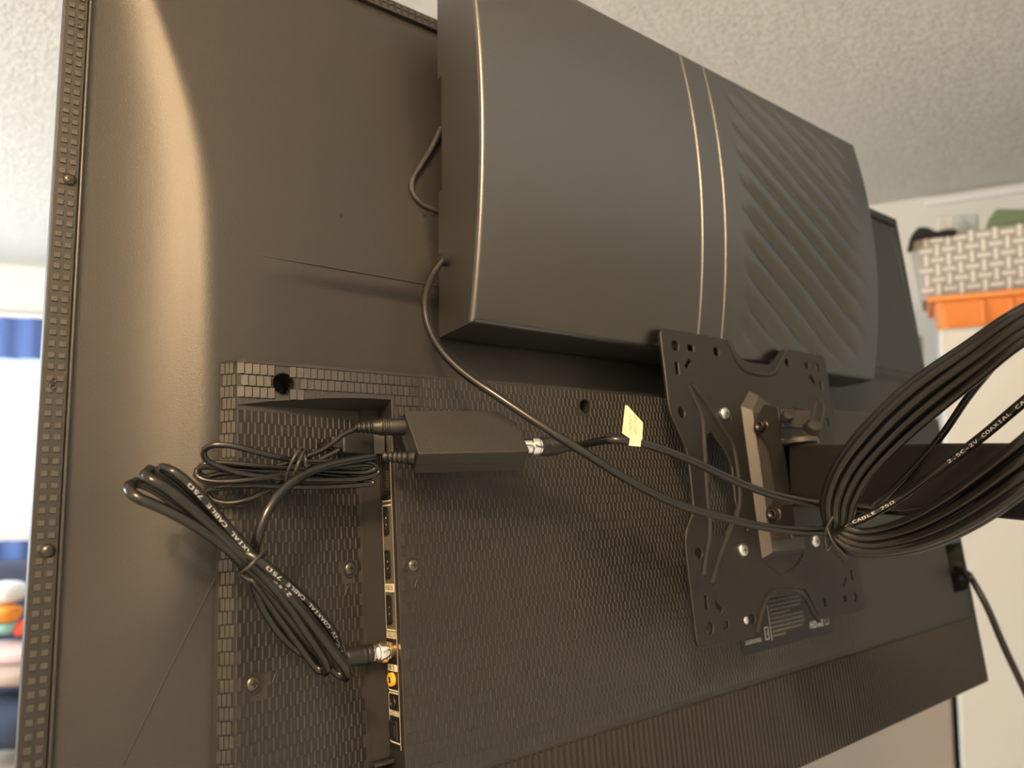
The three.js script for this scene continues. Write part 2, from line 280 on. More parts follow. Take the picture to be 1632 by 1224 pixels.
// lower housing
const wallX = .1975, flankZ = .0135, rampL = .1098, sideX = .1036, topY = .0972, bandY = -.1275, houseR = .930, houseB = -.198;
const rampTop = [[.1102, .0737], [.125, .0762], [.1401, .0779], [.1565, .0797], [.1724, .0808], [.185, .0812], [wallX, .0811]];
const rampE = wallX - .0112, rampBottomY = -.150, rampZ = x => lerp(H, .0006, clamp((x - rampL) / (rampE - rampL)));
const holes = [[.1340, .0861, .0061], [.3509, .0846, .0055]];
let housing;
{
  const s = shape([[rampL, houseB], [houseR, houseB], [houseR, topY], [rampL, topY]], [.001, .006, .004, .001]);
  s.holes.push(polyPath([...rampTop.map(([x, y]) => [x, y]), [wallX, rampBottomY], [rampL, rampBottomY]]));
  for (const [x, y, r] of holes) s.holes.push(circlePath(x, y, r));
  s.holes.push(polyPath([[.884, -.099], [.884, -.047], [.9285, -.047], [.9285, -.099]]));
  housing = part(tv, 'rear_housing', extrude(s, -.002, H), M.housing);
  // sloped left flank and top lip
  part(tv, 'side_flank', [quad(V(sideX, houseB, flankZ), V(rampL, houseB, H), V(rampL, topY - .004, H), V(sideX, topY - .001, flankZ)), quad(V(sideX, topY - .001, flankZ), V(rampL, topY - .004, H), V(rampL + .004, topY, H), V(sideX + .003, topY + .0006, flankZ)), quad(V(sideX, houseB, 0), V(sideX, houseB, flankZ), V(sideX, topY - .001, flankZ), V(sideX, topY - .001, 0))], M.housing, housing);
  part(tv, 'top_lip', [box(rampL + .003, houseR, topY - .0016, topY + .0006, .006, H + .0005, .0005)], M.railEdge, housing);
  for (const [x, y, r] of holes) { part(tv, 'hole_floor', placed(cyl(r, r, .001, 24), V(x, y, .001), upTo(V(0, 0, 1))), M.cavity, housing); part(tv, 'hole_rim', placed(new THREE.TorusGeometry(r, .0004, 8, 28), V(x, y, H)), M.housing, housing); }
  // ramp down to the sockets and the curved wall above it
  part(tv, 'socket_ramp', quad(V(rampL, rampBottomY, H), V(rampE, rampBottomY, .0006), V(rampE, .0815, .0006), V(rampL, .0737, H)), M.housing, housing);
  const low = x => lerp(.0737, .0775, (x - rampL) / (wallX - rampL));
  const wallPts = [];
  for (let i = 0; i < rampTop.length - 1; i++) { const [xa, ya] = rampTop[i], [xb, yb] = rampTop[i + 1]; wallPts.push(quad(V(xa, ya, H), V(xa, low(xa) , rampZ(xa) + .0002), V(xb, low(xb), rampZ(xb) + .0002), V(xb, yb, H))); }
  part(tv, 'ramp_wall', wallPts, M.housing, housing);
  // smooth channel in front of the sockets
  const cB = Q(640, 1203, .004).y;
  part(tv, 'socket_channel', [box(rampE - .0008, wallX - .0002, cB, .079, -.004, .0030, .0006)], M.housing, housing);
  part(tv, 'channel_end', [box(wallX - .012, wallX - .0002, cB - .002, cB, -.004, .0075, .0005)], M.railEdge, housing);
  part(tv, 'socket_edge', [box(wallX - .0004, wallX + .0012, rampBottomY, .0808, H - .002, H + .0005, .0004)], M.railEdge, housing);
  // small moulded triangle and screw arrows
  const tri = shape([[-.0026, 0], [.0022, .0024], [.0022, -.0024]], .0003); tri.holes.push(polyPath([[-.0016, 0], [.0016, -.0015], [.0016, .0015]]));
  part(tv, 'moulded_triangle', placed(extrude(tri, 0, .0007), V(...Q(488, 612, H).toArray())), M.tile, housing);
}
// relief of half-lapped plates: the largest 300 are parts, the rest one part
{
  const PXW = .0039, PYH = .0061, hgt = .00048, w = PXW - .00004, h = PYH - .0002;
  const cell = (() => { // left edge proud, falling to the right
    const y = [-h / 2, h / 2], prof = [[-w / 2, -.0001], [-w / 2 + .00038, hgt], [-w / 2 + .00056, hgt], [w / 2, -.00002]], g = [];
    for (let i = 0; i < 3; i++) { const [xa, za] = prof[i], [xb, zb] = prof[i + 1]; g.push(quad(V(xa, y[0], za), V(xb, y[0], zb), V(xb, y[1], zb), V(xa, y[1], za))); }
    for (const s of [0, 1]) { const a = V(prof[0][0], y[s], -.0001), b = V(prof[1][0], y[s], hgt), c = V(prof[2][0], y[s], hgt), d = V(prof[3][0], y[s], -.0001); g.push(s ? quad(a, b, c, d) : quad(a, d, c, b)); }
    return mergeAll(g);
  })();
  const flank = V(rampL - sideX, 0, H - flankZ), flankLen = flank.length(); flank.normalize();
  const rampDir = V(rampE - rampL, 0, .0006 - H), rampLen = rampDir.length(); rampDir.normalize();
  const fq = basisQuat(flank, V(0, 1, 0), flank.clone().cross(V(0, 1, 0))), rq = basisQuat(rampDir, V(0, 1, 0), rampDir.clone().cross(V(0, 1, 0)));
  const plain = (() => { const e = .00028, t = hgt * .9, o = [[-w / 2, -h / 2], [w / 2, -h / 2], [w / 2, h / 2], [-w / 2, h / 2]], i = [[-w / 2 + e, -h / 2 + e], [w / 2 - e, -h / 2 + e], [w / 2 - e, h / 2 - e], [-w / 2 + e, h / 2 - e]]; const g = [quad(...i.map(([a, b]) => V(a, b, t)))]; for (let k = 0; k < 4; k++) { const n = (k + 1) % 4; g.push(quad(V(...o[k], -.0003), V(...o[n], -.0003), V(...i[n], t), V(...i[k], t))); } return mergeAll(g); })();
  const rollQ = x => new THREE.Quaternion().setFromAxisAngle(V(0, 1, 0), -.27 * clamp(1 - (x - rampL) / .12));
  const narrow = plain.clone().scale(.6, 1, 1); narrow.computeVertexNormals();
  const spots = [];
  const rows = Math.floor((topY - .0014 - bandY) / PYH);
  const upper = x => { for (let i = 0; i < rampTop.length - 1; i++) if (x <= rampTop[i + 1][0]) return lerp(rampTop[i][1], rampTop[i + 1][1], (x - rampTop[i][0]) / (rampTop[i + 1][0] - rampTop[i][0])); return .0811; };
  const screwsAt = [[560, 906], [659, 901], [402, 1089]].map(([x, y], i) => Q(x, y, i === 1 ? H : .008));
  for (let j = 0; j < rows; j++) {
    const y = topY - .0014 - (j + .5) * PYH, off = (j % 2) * PXW / 2;
    for (let x = PXW * .3 + off * .6; x < flankLen - .0008; x += PXW * .6) spots.push([V(sideX, y, flankZ).addScaledVector(flank, x), fq]);
    for (let x = PXW * .6 + off; x < rampLen - .0035; x += PXW) {
      const p = V(rampL, y, H).addScaledVector(rampDir, x);
      if (y + PYH / 2 > lerp(.0737, .0775, (p.x - rampL) / (wallX - rampL)) - .0002) continue;
      spots.push([p, rq]);
    }
    for (let x = rampL + PXW / 2 + off; x < .66; x += PXW) {
      if (y - PYH * .36 < upper(x) && x < wallX + .003) continue;
      if (holes.some(([hx, hy, r]) => Math.hypot(x - hx, y - hy) < r + .0014)) continue;
      if (x < rampL + .105 && y > .072) spots.push([V(x, y, H + .0004 * clamp(1 - (x - rampL) / .12)), rollQ(x), plain]); else spots.push([V(x, y, H), null]);
    }
  }
  const ok = spots.filter(([p]) => !screwsAt.some(s => Math.hypot(s.x - p.x, s.y - p.y) < .0062));
  const vis = p => p.y > -.10 ? p.distanceTo(EYE) : 9;
  ok.sort((a, b) => vis(a[0]) - vis(b[0]));
  ok.slice(0, 300).forEach(([p, q, own], i) => piece(tv, 'relief_plate', own || (q === fq ? narrow : cell), (i * 7 % 3) ? M.tile : M.tileB, p, q, housing));
  const restGeo = ok.slice(300).map(([p, q, own]) => placed((own || (q === fq ? narrow : cell)).clone(), p, q));
  const rest = part(tv, 'relief_plates', restGeo, M.tile, housing); rest.userData.kind = 'stuff';
  // ribbed band along the bottom: a rib each
  const rib = new RoundedBoxGeometry(.0028, bandY - houseB - .001, .0040, 1, .0008), pitch = .0050;
  const band = part(tv, 'ribbed_band', [box(sideX + .007, houseR - .001, houseB, bandY, H - .001, H + .0001)], M.housing);
  for (let x = sideX + .009; x < houseR - .004; x += pitch) piece(tv, 'rib', rib, M.housing, V(x, (bandY + houseB) / 2, H + .0002), null, band);
  // hollow-set screws with a moulded mark beside each
  const head = lathe([[0, .0008], [.0020, .0007], [.0030, .0002], [.0034, -.0006]], 20), ring = new THREE.TorusGeometry(.0046, .0005, 8, 28), cross = mergeAll([box(-.0017, .0017, .0004, .0009, -.0004, .0004), box(-.0004, .0004, .0004, .0009, -.0017, .0017)]);
  const well = cyl(.0046, .0046, .0006, 24);
  [[560, 906, .0045, 553, 941], [659, 901, H, 663, 930], [402, 1089, .0155, 438, 1081]].forEach(([px, py, z, mx, my]) => {
    const p = Q(px, py, z), q = z === H ? upTo(V(0, 0, 1)) : upTo(V(0, 0, 1)).premultiply(rq), zq = z === H ? new THREE.Quaternion() : rq;
    const p2 = z === H ? p : V(p.x, p.y, rampZ(p.x));
    const m = piece(tv, 'screw', head, M.plasticScrew, p2.clone().add(V(0, 0, .0006)), q, housing);
    const c = shadows(new THREE.Mesh(cross, M.cavity)); c.name = 'screw_slot'; m.add(c);
    piece(tv, 'screw_well', well, M.black, p2, q, housing); piece(tv, 'screw_rim', ring, M.housing, p2.clone().add(V(0, 0, .0003)), zq, housing);
    const a = Q(mx, my, z); const a2 = z === H ? a : V(a.x, a.y, rampZ(a.x));
    piece(tv, 'moulded_mark', new RoundedBoxGeometry(.0008, .0052, .0012, 1, .0003), M.tile, a2, zq.clone().multiply(new THREE.Quaternion().setFromAxisAngle(V(0, 0, 1), -.45)), housing);
  });
}
// sockets on the wall that faces the edge of the set
{
  const face = wallX - .0006, zA = .0034, zB = .0150;                    // plate from zA to zB
  const ty = py => Q(612, py, .007).y, T = ty(690), B = ty(1196);
  const tex = cvs(256, 2048, (x, w, h) => { // width runs from the panel outwards, height from top to bottom
    x.fillStyle = '#4b4942'; x.fillRect(0, 0, w, h);
    const Y = py => (T - ty(py)) / (T - B) * h; x.strokeStyle = '#d9d4c2'; x.lineWidth = 9;
    x.fillStyle = '#171717'; x.fillRect(0, Y(690), w, Y(800) - Y(690)); x.fillRect(0, Y(1020), w, h);
    x.fillStyle = '#56544b'; x.fillRect(0, Y(806), w, Y(1008) - Y(806));
    const rr = (a, b) => { x.beginPath(); x.roundRect(14, Y(a), w + 60, Y(b) - Y(a), 26); x.stroke(); };
    rr(680, 799); rr(806, 1005); rr(1064, 1102); rr(1106, 1186);
    const tag = (a, b, t) => { x.fillStyle = '#ded8c4'; x.fillRect(14, Y(a), w, Y(b) - Y(a)); x.fillStyle = '#1a1a1a'; x.font = 'bold 46px sans-serif'; x.textBaseline = 'middle'; x.fillText(t, 24, (Y(a) + Y(b)) / 2); };
    tag(931, 944, 'HDMI IN'); tag(1008, 1018, 'CABLE/ANT'); tag(1060, 1071, '   AV IN'); tag(1134, 1143, 'AUDIO OUT');
  });
  const plate = quad(V(face, B, zA), V(face, B, zB), V(face, T, zB), V(face, T, zA));
  plate.setAttribute('uv', new THREE.Float32BufferAttribute([0, 0, 1, 0, 1, 1, 0, 0, 1, 1, 0, 1], 2));
  const backing = part(tv, 'socket_plate', [box(face + .0002, wallX + .0002, B, T, zA, zB)], M.portFace);
  // seen from the edge of the set, the panel side of the plate is on the viewer's far side
  part(tv, 'socket_print', quad(V(face, B, zA), V(face, B, zB), V(face, T, zB), V(face, T, zA)), new THREE.MeshStandardMaterial({ map: tex, roughness: .5 }), backing);
  const zc = .0092;
  const hd = (hw, hh, c) => [[-hw, -hh], [hw, -hh], [hw, hh - c], [hw - c, hh], [-hw + c, hh], [-hw, hh - c]];
  const q = basisQuat(V(0, 1, 0), V(0, 0, 1), V(1, 0, 0)).multiply(new THREE.Quaternion());   // shape x runs up the set, shape y outwards
  for (const [a, b] of [[808, 853], [877, 923], [949, 996]]) {
    const y = (ty(a) + ty(b)) / 2, hw = (ty(a) - ty(b)) / 2;
    const rim = shape(hd(hw, .0030, .0016), .0003); rim.holes.push(polyPath(hd(hw - .0007, .0023, .0013)));
    const at = V(face - .0009, y, zc), m = part(tv, 'hdmi_socket', placed(extrude(rim, 0, .0012), at, q), M.darkScrew);
    part(tv, 'opening', placed(new THREE.ShapeGeometry(shape(hd(hw - .0006, .0024, .0013))), at.clone().add(V(.0006, 0, 0)), basisQuat(V(0, -1, 0), V(0, 0, 1), V(-1, 0, 0))), M.cavity, m);
    part(tv, 'contact_tongue', [box(face - .0008, face + .0002, y - hw * .62, y + hw * .5, zc - .0007, zc + .0001)], M.black, m);
    for (const k of [-.28, .18]) part(tv, 'contact', [box(face - .0011, face - .0005, y + hw * k - .0006, y + hw * k + .0006, zc - .0003, zc + .0009, .0002)], M.brass, m);
  }
  // network-type socket, aerial socket, yellow video jack, headphone jack, optical socket
  { const y = (ty(728) + ty(794)) / 2, m = part(tv, 'network_socket', [box(face - .0008, face, ty(796), ty(792), zc - .005, zc + .004), box(face - .0008, face, ty(738), ty(735), zc - .005, zc + .004), box(face - .0008, face, ty(796), ty(735), zc - .0052, zc - .0046)], M.darkScrew); for (let i = 0; i < 8; i++) part(tv, 'contact', [box(face - .0006, face, ty(754 + i * 4), ty(752.4 + i * 4), zc + .001, zc + .0028)], M.brass, m); }
  { const y = ty(1084), m = part(tv, 'video_jack', placed(lathe([[.0012, .0014], [.0034, .0014], [.0036, .001], [.0036, -.001]], 26), V(face - .0003, y, zc), upTo(V(-1, 0, 0))), M.yellow, undefined, 'yellow video jack'); part(tv, 'jack_hole', rod(V(face - .0019, y, zc), V(face - .0004, y, zc), .0013), M.cavity, m); part(tv, 'jack_sleeve', placed(new THREE.TorusGeometry(.0014, .0003, 8, 20), V(face - .0018, y, zc), upTo(V(-1, 0, 0), V(0, 0, 1))), M.brass, m); }
  { const y = ty(1121), m = part(tv, 'headphone_jack', placed(new THREE.TorusGeometry(.0026, .0006, 10, 24), V(face - .0004, y, zc), upTo(V(-1, 0, 0), V(0, 0, 1))), M.darkScrew); part(tv, 'jack_hole', rod(V(face - .0006, y, zc), V(face, y, zc), .0021), M.cavity, m); }
  { const y = ty(1166), m = part(tv, 'optical_socket', [box(face - .001, face, y - .0048, y + .0048, zc - .0042, zc + .0042, .0006)], M.black); part(tv, 'shutter', [box(face - .0016, face - .0008, y - .003, y + .003, zc - .0028, zc + .0028, .0004)], M.darkScrew, m); }
  { const y = ty(1037), ax = V(-1, 0, 0), turns = []; for (let k = 0; k < 9; k++) turns.push([.0047, -.001 + k * .001], [.0043, -.0005 + k * .001]);
    part(tv, 'aerial_socket', placed(lathe([[.0047, -.001], ...turns, [.0030, .008], [0, .008]], 28), V(face, y, zc), upTo(ax)), M.brass, undefined, 'threaded brass aerial socket'); }
}
// rating label below the mount and mains inlet at the far edge
{
  const tex = cvs(1024, 384, (x, w, h) => {
    x.fillStyle = '#0d0d0e'; x.fillRect(0, 0, w, h); x.fillStyle = '#a8a8a3';
    x.font = 'bold 34px sans-serif'; x.fillText('SAMSUNG', 40, 330);
    x.strokeStyle = '#c9c9c4'; x.lineWidth = 5; x.strokeRect(252, 256, 36, 70); x.font = '22px sans-serif'; x.fillText('CE', 256, 300);
    x.beginPath(); x.moveTo(316, 30); x.lineTo(316, 340); x.stroke();
    x.font = '19px sans-serif';
    for (let i = 0; i < 11; i++) { const len = [22, 34, 38, 40, 38, 24, 40, 40, 42, 38, 16][i]; let s = ''; for (let k = 0; k < len; k++) s += 'inlmoae-'[(k * 7 + i * 3) % 8]; x.fillText(s, 332, 62 + i * 26); }
    x.fillStyle = '#c9c9c4'; x.font = 'bold 62px sans-serif'; x.fillText('HDMI', 760, 330); x.font = '19px sans-serif'; for (let i = 0; i < 4; i++) x.fillText('inmolea'.slice(0, 7 - i), 770, 130 + i * 28);
    x.strokeRect(955, 282, 40, 44);
  });
  const z = H + .0007, a = Q(1181, 1022, z), b = Q(1318, 990, z), y0 = Q(1185, 1045, z).y, x0 = a.x, x1 = b.x + .006;
  const lab = part(tv, 'rating_label', quad(V(x0, y0, z), V(x1, y0, z), V(x1, y0 + (x1 - x0) * .375, z), V(x0, y0 + (x1 - x0) * .375, z)), new THREE.MeshStandardMaterial({ map: tex, roughness: .35 }));
  lab.userData.label = 'black rating label with white print';
  const inlet = part(tv, 'mains_inlet', [box(.883, .9290, -.100, -.046, -.001, .0015)], M.cavity);
  part(tv, 'inlet_socket', [box(.892, .916, -.086, -.060, .001, .006, .002)], M.cavity, inlet);
}

// ---------------------------------------------------------------- aerial hung on the back
{
  const xl = .2365, xr = .725, yb = .1245, yt = .374, mid = (yb + yt) / 2, hh = (yt - yb) / 2;
  const zf = y => .0125 + .087 * (y - .125), th = y => .036 + .0135 * (1 - ((y - mid) / hh) ** 2);
  const t = thing('flat_panel_aerial', 'large matt black flat aerial with a bowed ribbed cover on the television back', 'aerial', V((xl + xr) / 2, yb, .02));
  const groove = (x, c) => -.0012 * Math.max(0, 1 - Math.abs(x - c) / .0012) ** .8;
  const rear = (x, y) => {
    let z = zf(y) + th(y);
    for (const c of [.445, .474]) z += groove(x, c);
    const m = sstep(.494, .520, x) * sstep(.708, .655, x) * sstep(yb + .002, yb + .03, y) * sstep(yt - .002, yt - .03, y);
    if (m > 0) { const ph = ((y + (x - .5) * .57 + .004) / .0255); const f = ph - Math.floor(ph); z += m * .0036 * (4 * f * (1 - f) - .67); }
    const e = Math.min(x - xl, xr - x, y - yb, yt - y); if (e < .003) z -= (.003 - Math.sqrt(Math.max(0, .000009 - (.003 - e) ** 2)));
    return z;
  };
  // columns of the grid are denser at the grooves, edges and ribs
  const xs = new Set(); const addR = (a, b, s) => { for (let x = a; x <= b + 1e-9; x += s) xs.add(+x.toFixed(5)); };
  addR(xl, xl + .003, .0005); addR(xl + .005, .440, .008); for (const c of [.445, .474]) addR(c - .0024, c + .0024, .0003); addR(.449, .470, .004); addR(.478, .490, .003); addR(.4915, .7035, .0011); addR(.706, .7215, .003); addR(xr - .003, xr, .0005);
  const X = [...xs].sort((a, b) => a - b), Ys = []; for (let k = 0; k <= 6; k++) Ys.push(yb + .0005 * k); for (let y = yb + .0044; y < yt - .004; y += .0010) Ys.push(y); for (let k = 6; k >= 0; k--) Ys.push(yt - .0005 * k);
  const cover = gridGeo(X.length - 1, Ys.length - 1, (u, v) => { const x = X[Math.round(u * (X.length - 1))], y = Ys[Math.round(v * (Ys.length - 1))]; return V(x, y, rear(x, y)); });
  const cov = part(t, 'rear_cover', cover, M.antenna);
  // flanks, with clip notches along the panel side of the left flank
  const N = 60, side = (x, s, notch) => { const g = []; for (let i = 0; i < N; i++) { const a = lerp(yb, yt, i / N), b = lerp(yb, yt, (i + 1) / N), f = y => zf(y) + (notch && (y > .219 && y < .299) ? .0045 : 0) + (notch && y > .312 ? 0 : 0); const A = V(x, a, f((a + b) / 2)), B = V(x, b, f((a + b) / 2)), Cc = V(x, b, rear(x, b)), Dd = V(x, a, rear(x, a)); g.push(s < 0 ? quad(A, Dd, Cc, B) : quad(A, B, Cc, Dd)); } return g; };
  part(t, 'flank', side(xl, -1, true), M.antenna); part(t, 'flank', side(xr, 1, false), M.antenna);
  const cap = (y, s) => X.slice(0, -1).map((x, i) => { const x2 = X[i + 1], A = V(x, y, zf(y)), B = V(x2, y, zf(y)), Cc = V(x2, y, rear(x2, y)), Dd = V(x, y, rear(x, y)); return s < 0 ? quad(A, B, Cc, Dd) : quad(A, Dd, Cc, B); });
  part(t, 'bottom_face', cap(yb, -1), M.antenna); part(t, 'top_face', cap(yt, 1), M.antenna);
  part(t, 'front_plate', quad(V(xl + .001, yb, zf(yb) + .005), V(xl + .001, yt, zf(yt) + .005), V(xr, yt, zf(yt) + .005), V(xr, yb, zf(yb) + .005)), M.antenna);
  for (const [x, y] of [[.262, .14], [.70, .14], [.262, .34], [.70, .34]]) part(t, 'fixing_pad', [box(x - .012, x + .012, y - .008, y + .008, .0095, zf(y) + .006, .002)], M.rubber);
  part(t, 'cable_socket', rod(V(xl + .004, .172, .026), V(xl - .004, .172, .026), .0042), M.black);
}

// ---------------------------------------------------------------- swing-arm mount
const ZF = .058;
const mount = thing('television_mount', 'black steel swing-arm television mount with a punched plate', 'wall mount', V(.507, .03, .05));
{
  const cx = .5065, cy = .027, hw = .1115, hh = .1105;
  const half = [[-hw, hh], [-.035, hh], [-.0125, hh - .0165], [.0235, hh - .0165], [.0445, hh], [hw, hh], [hw, .049], [hw - .013, .024], [hw - .0145, .014], [hw - .0135, -.02], [hw - .002, -.034], [hw, -.044], [hw, -hh], [.040, -hh], [.026, -hh + .026], [-.018, -hh + .028], [-.029, -hh + .024], [-.046, -hh], [-hw, -hh], [-hw, -.044], [-hw + .002, -.034], [-hw + .0135, -.020], [-hw + .0145, .014], [-hw + .013, .024], [-hw, .049]];
  const s = shape(half.map(([x, y]) => [x + cx, y + cy]).reverse(), .007);
  const slot = (x, y, w, h, a) => polyPath([[-w, -h], [-w, h], [w, h], [w, -h]].map(([u, v]) => [x + u * Math.cos(a) - v * Math.sin(a), y + u * Math.sin(a) + v * Math.cos(a)]));
  for (const [sx, sy] of [[-1, 1], [1, 1], [-1, -1], [1, -1]]) {
    const X = d => cx + sx * d, Y = d => cy + sy * d;
    s.holes.push(circlePath(X(.0965), Y(.0985), .0038), circlePath(X(.0485), Y(.0985), .0034), circlePath(X(.0985), Y(.0490), .0036), slot(X(.079), Y(.0985), .0034, .0022, 0), slot(X(.0975), Y(.0815), .0018, .0042, 0), slot(X(.0845), Y(.086), .0016, .0044, sx * sy * .75));
  }
  for (const d of [-1, 1]) s.holes.push(polyPath([[-.0795, .030], [-.0667, .036], [-.0530, .0205], [-.0482, .010], [-.0495, -.0160], [-.0487, -.0204], [-.0668, -.0383], [-.0800, -.0376]].map(([x, y]) => [cx + d * -x, cy + y])));
  for (const [x, y, r] of [[-.043, .048, .002], [-.041, -.036, .002]]) s.holes.push(circlePath(cx + x, cy + y, r));
  const plate = part(mount, 'punched_plate', extrude(s, ZF - .0026, ZF, .0005, 1), M.steel);
  const bead = (pts, r = .0022) => part(mount, 'pressed_bead', tube(pts.map(([px, py]) => Q(px, py, ZF - .0006)), r, { radial: 10 }), M.steel, plate);
  bead([[1097, 615], [1106, 636], [1118, 664], [1122, 710], [1126, 780], [1131, 850], [1124, 890], [1121, 918]]);
  bead([[1101, 612], [1120, 636], [1150, 682], [1166, 706], [1173, 735], [1178, 806], [1161, 850], [1145, 892], [1134, 930]]);
  bead([[1160, 542], [1172, 570], [1184, 588], [1232, 595], [1240, 582], [1252, 560]]);
  bead([[1206, 1008], [1214, 975], [1224, 950], [1236, 943], [1268, 941], [1282, 950], [1294, 972], [1305, 990]]);
  bead([[1306, 636], [1312, 650], [1308, 676], [1302, 692]], .0018);
  bead([[1240, 860], [1279, 858], [1278, 886], [1248, 915], [1216, 890]], .0016);
  bead([[1300, 640], [1296, 660], [1290, 680]], .0016); bead([[1316, 858], [1328, 876], [1344, 893]], .002);
  // bolt heads on a 100 mm square
  const head = lathe([[0, .0026], [.003, .0024], [.0044, .0016], [.0047, .0002], [.0047, -.0006]], 26), cross = mergeAll([box(-.0022, .0022, .0018, .0028, -.0004, .0004), box(-.0004, .0004, .0018, .0028, -.0022, .0022)]);
  for (const [dx, dy] of [[-1, 1], [-1, -1], [1, -1], [1, 1]]) { const m = piece(mount, 'bolt', head, M.bolt, V(cx - .001 + dx * .0485, cy + dy * .0502, ZF + .0004), upTo(V(0, 0, 1))); m.userData.label = 'bright zinc bolt head'; const c = shadows(new THREE.Mesh(cross, M.darkScrew)); c.name = 'bolt_slot'; m.add(c); }
  { const m = piece(mount, 'fixing_screw', lathe([[0, .002], [.0022, .0016], [.003, .0004], [.003, -.001]], 20), M.bolt, V(cx - .0555, cy - .0985, ZF - .001), upTo(V(0, 0, 1))); m.userData.label = 'bright screw'; }
  // raised centre section, its two ears and their socket-head bolts
  const base = [[.4790, -.032], [.4790, .0845], [.4930, .0975], [.5260, .0845], [.5350, .074], [.5350, -.032]], zt = ZF + .0062;
  const inn = base.map(([x, y]) => [lerp(x, .508, .21), lerp(y, .03, .08)]);
  const hat = []; base.forEach((p, i) => { const q = base[(i + 1) % base.length], a = inn[i], b = inn[(i + 1) % base.length]; hat.push(quad(V(...p, ZF - .001), V(...a, zt), V(...b, zt), V(...q, ZF - .001))); });
  hat.push(placed(new THREE.ShapeGeometry(shape(inn.slice().reverse())), V(0, 0, zt)));
  for (const g of hat.slice(0, -1)) { const p = g.attributes.position; for (let i = 0; i < p.count; i += 3) { /* wind outwards */ const A = V().fromBufferAttribute(p, i), B = V().fromBufferAttribute(p, i + 1), Cc = V().fromBufferAttribute(p, i + 2), n = B.clone().sub(A).cross(Cc.clone().sub(A)), c = A.clone().add(B).add(Cc).divideScalar(3).sub(V(.508, .03, ZF - .01)); if (n.dot(c) < 0) { p.setXYZ(i + 1, Cc.x, Cc.y, Cc.z); p.setXYZ(i + 2, B.x, B.y, B.z); } } g.computeVertexNormals(); }
  part(mount, 'raised_centre', hat, M.steelLight);
  const earShape = (z0, z1) => { // outline in (z, y)
    const sh = new THREE.Shape(); sh.moveTo(z1, -.012); sh.lineTo(z1, .078); sh.lineTo(z0 + .010, .082); sh.absarc(z0 + .0055, .0665, .0068, Math.PI * .75, -Math.PI * .55, false); sh.lineTo(z0 + .009, .050); sh.lineTo(z0 + .009, .016); sh.absarc(z0 + .0055, .0005, .0068, Math.PI * .55, -Math.PI * .75, false); sh.closePath(); return sh; };
  const ear = (x, z0, z1, w) => placed(new THREE.ExtrudeGeometry(earShape(z0, z1), { depth: w, bevelEnabled: true, bevelSize: .0004, bevelThickness: .0004, bevelSegments: 1, curveSegments: 8 }), V(x, 0, 0), basisQuat(V(0, 0, 1), V(0, 1, 0), V(-1, 0, 0)));
  part(mount, 'fixed_ear', [box(.4875, .4895, -.018, .078, zt - .001, zt + .016, .0006)], M.steelLight);
  part(mount, 'fixed_ear', [box(.5225, .5245, -.018, .078, zt - .001, zt + .016, .0006)], M.steelLight);
  part(mount, 'tilt_ear', ear(.4868, zt + .001, zt + .022, .0024), M.steel);
  part(mount, 'tilt_ear', ear(.5280, zt + .001, zt + .022, .0024), M.steel);
  part(mount, 'tilt_web', [box(.4868, .528, -.010, .076, zt + .0195, zt + .0222, .0006)], M.steel);
  const sock = lathe([[0, .0030], [.0019, .0030], [.0019, .0044], [.0034, .0044], [.0038, .0040], [.0038, 0], [.0052, 0], [.0052, -.0008], [0, -.0008]], 24);
  for (const y of [.0665, .0005]) { const m = piece(mount, 'tilt_bolt', sock, M.darkScrew, V(.4838, y, zt + .0070), upTo(V(-1, 0, 0))); m.userData.label = 'socket-head tilt bolt'; }
  for (const y of [.0665, .0005]) piece(mount, 'tilt_nut', lathe([[0, .003], [.0045, .003], [.0052, .0022], [.0052, 0], [0, 0]], 6), M.darkScrew, V(.5285, y, zt + .0070), upTo(V(1, 0, 0)));
}
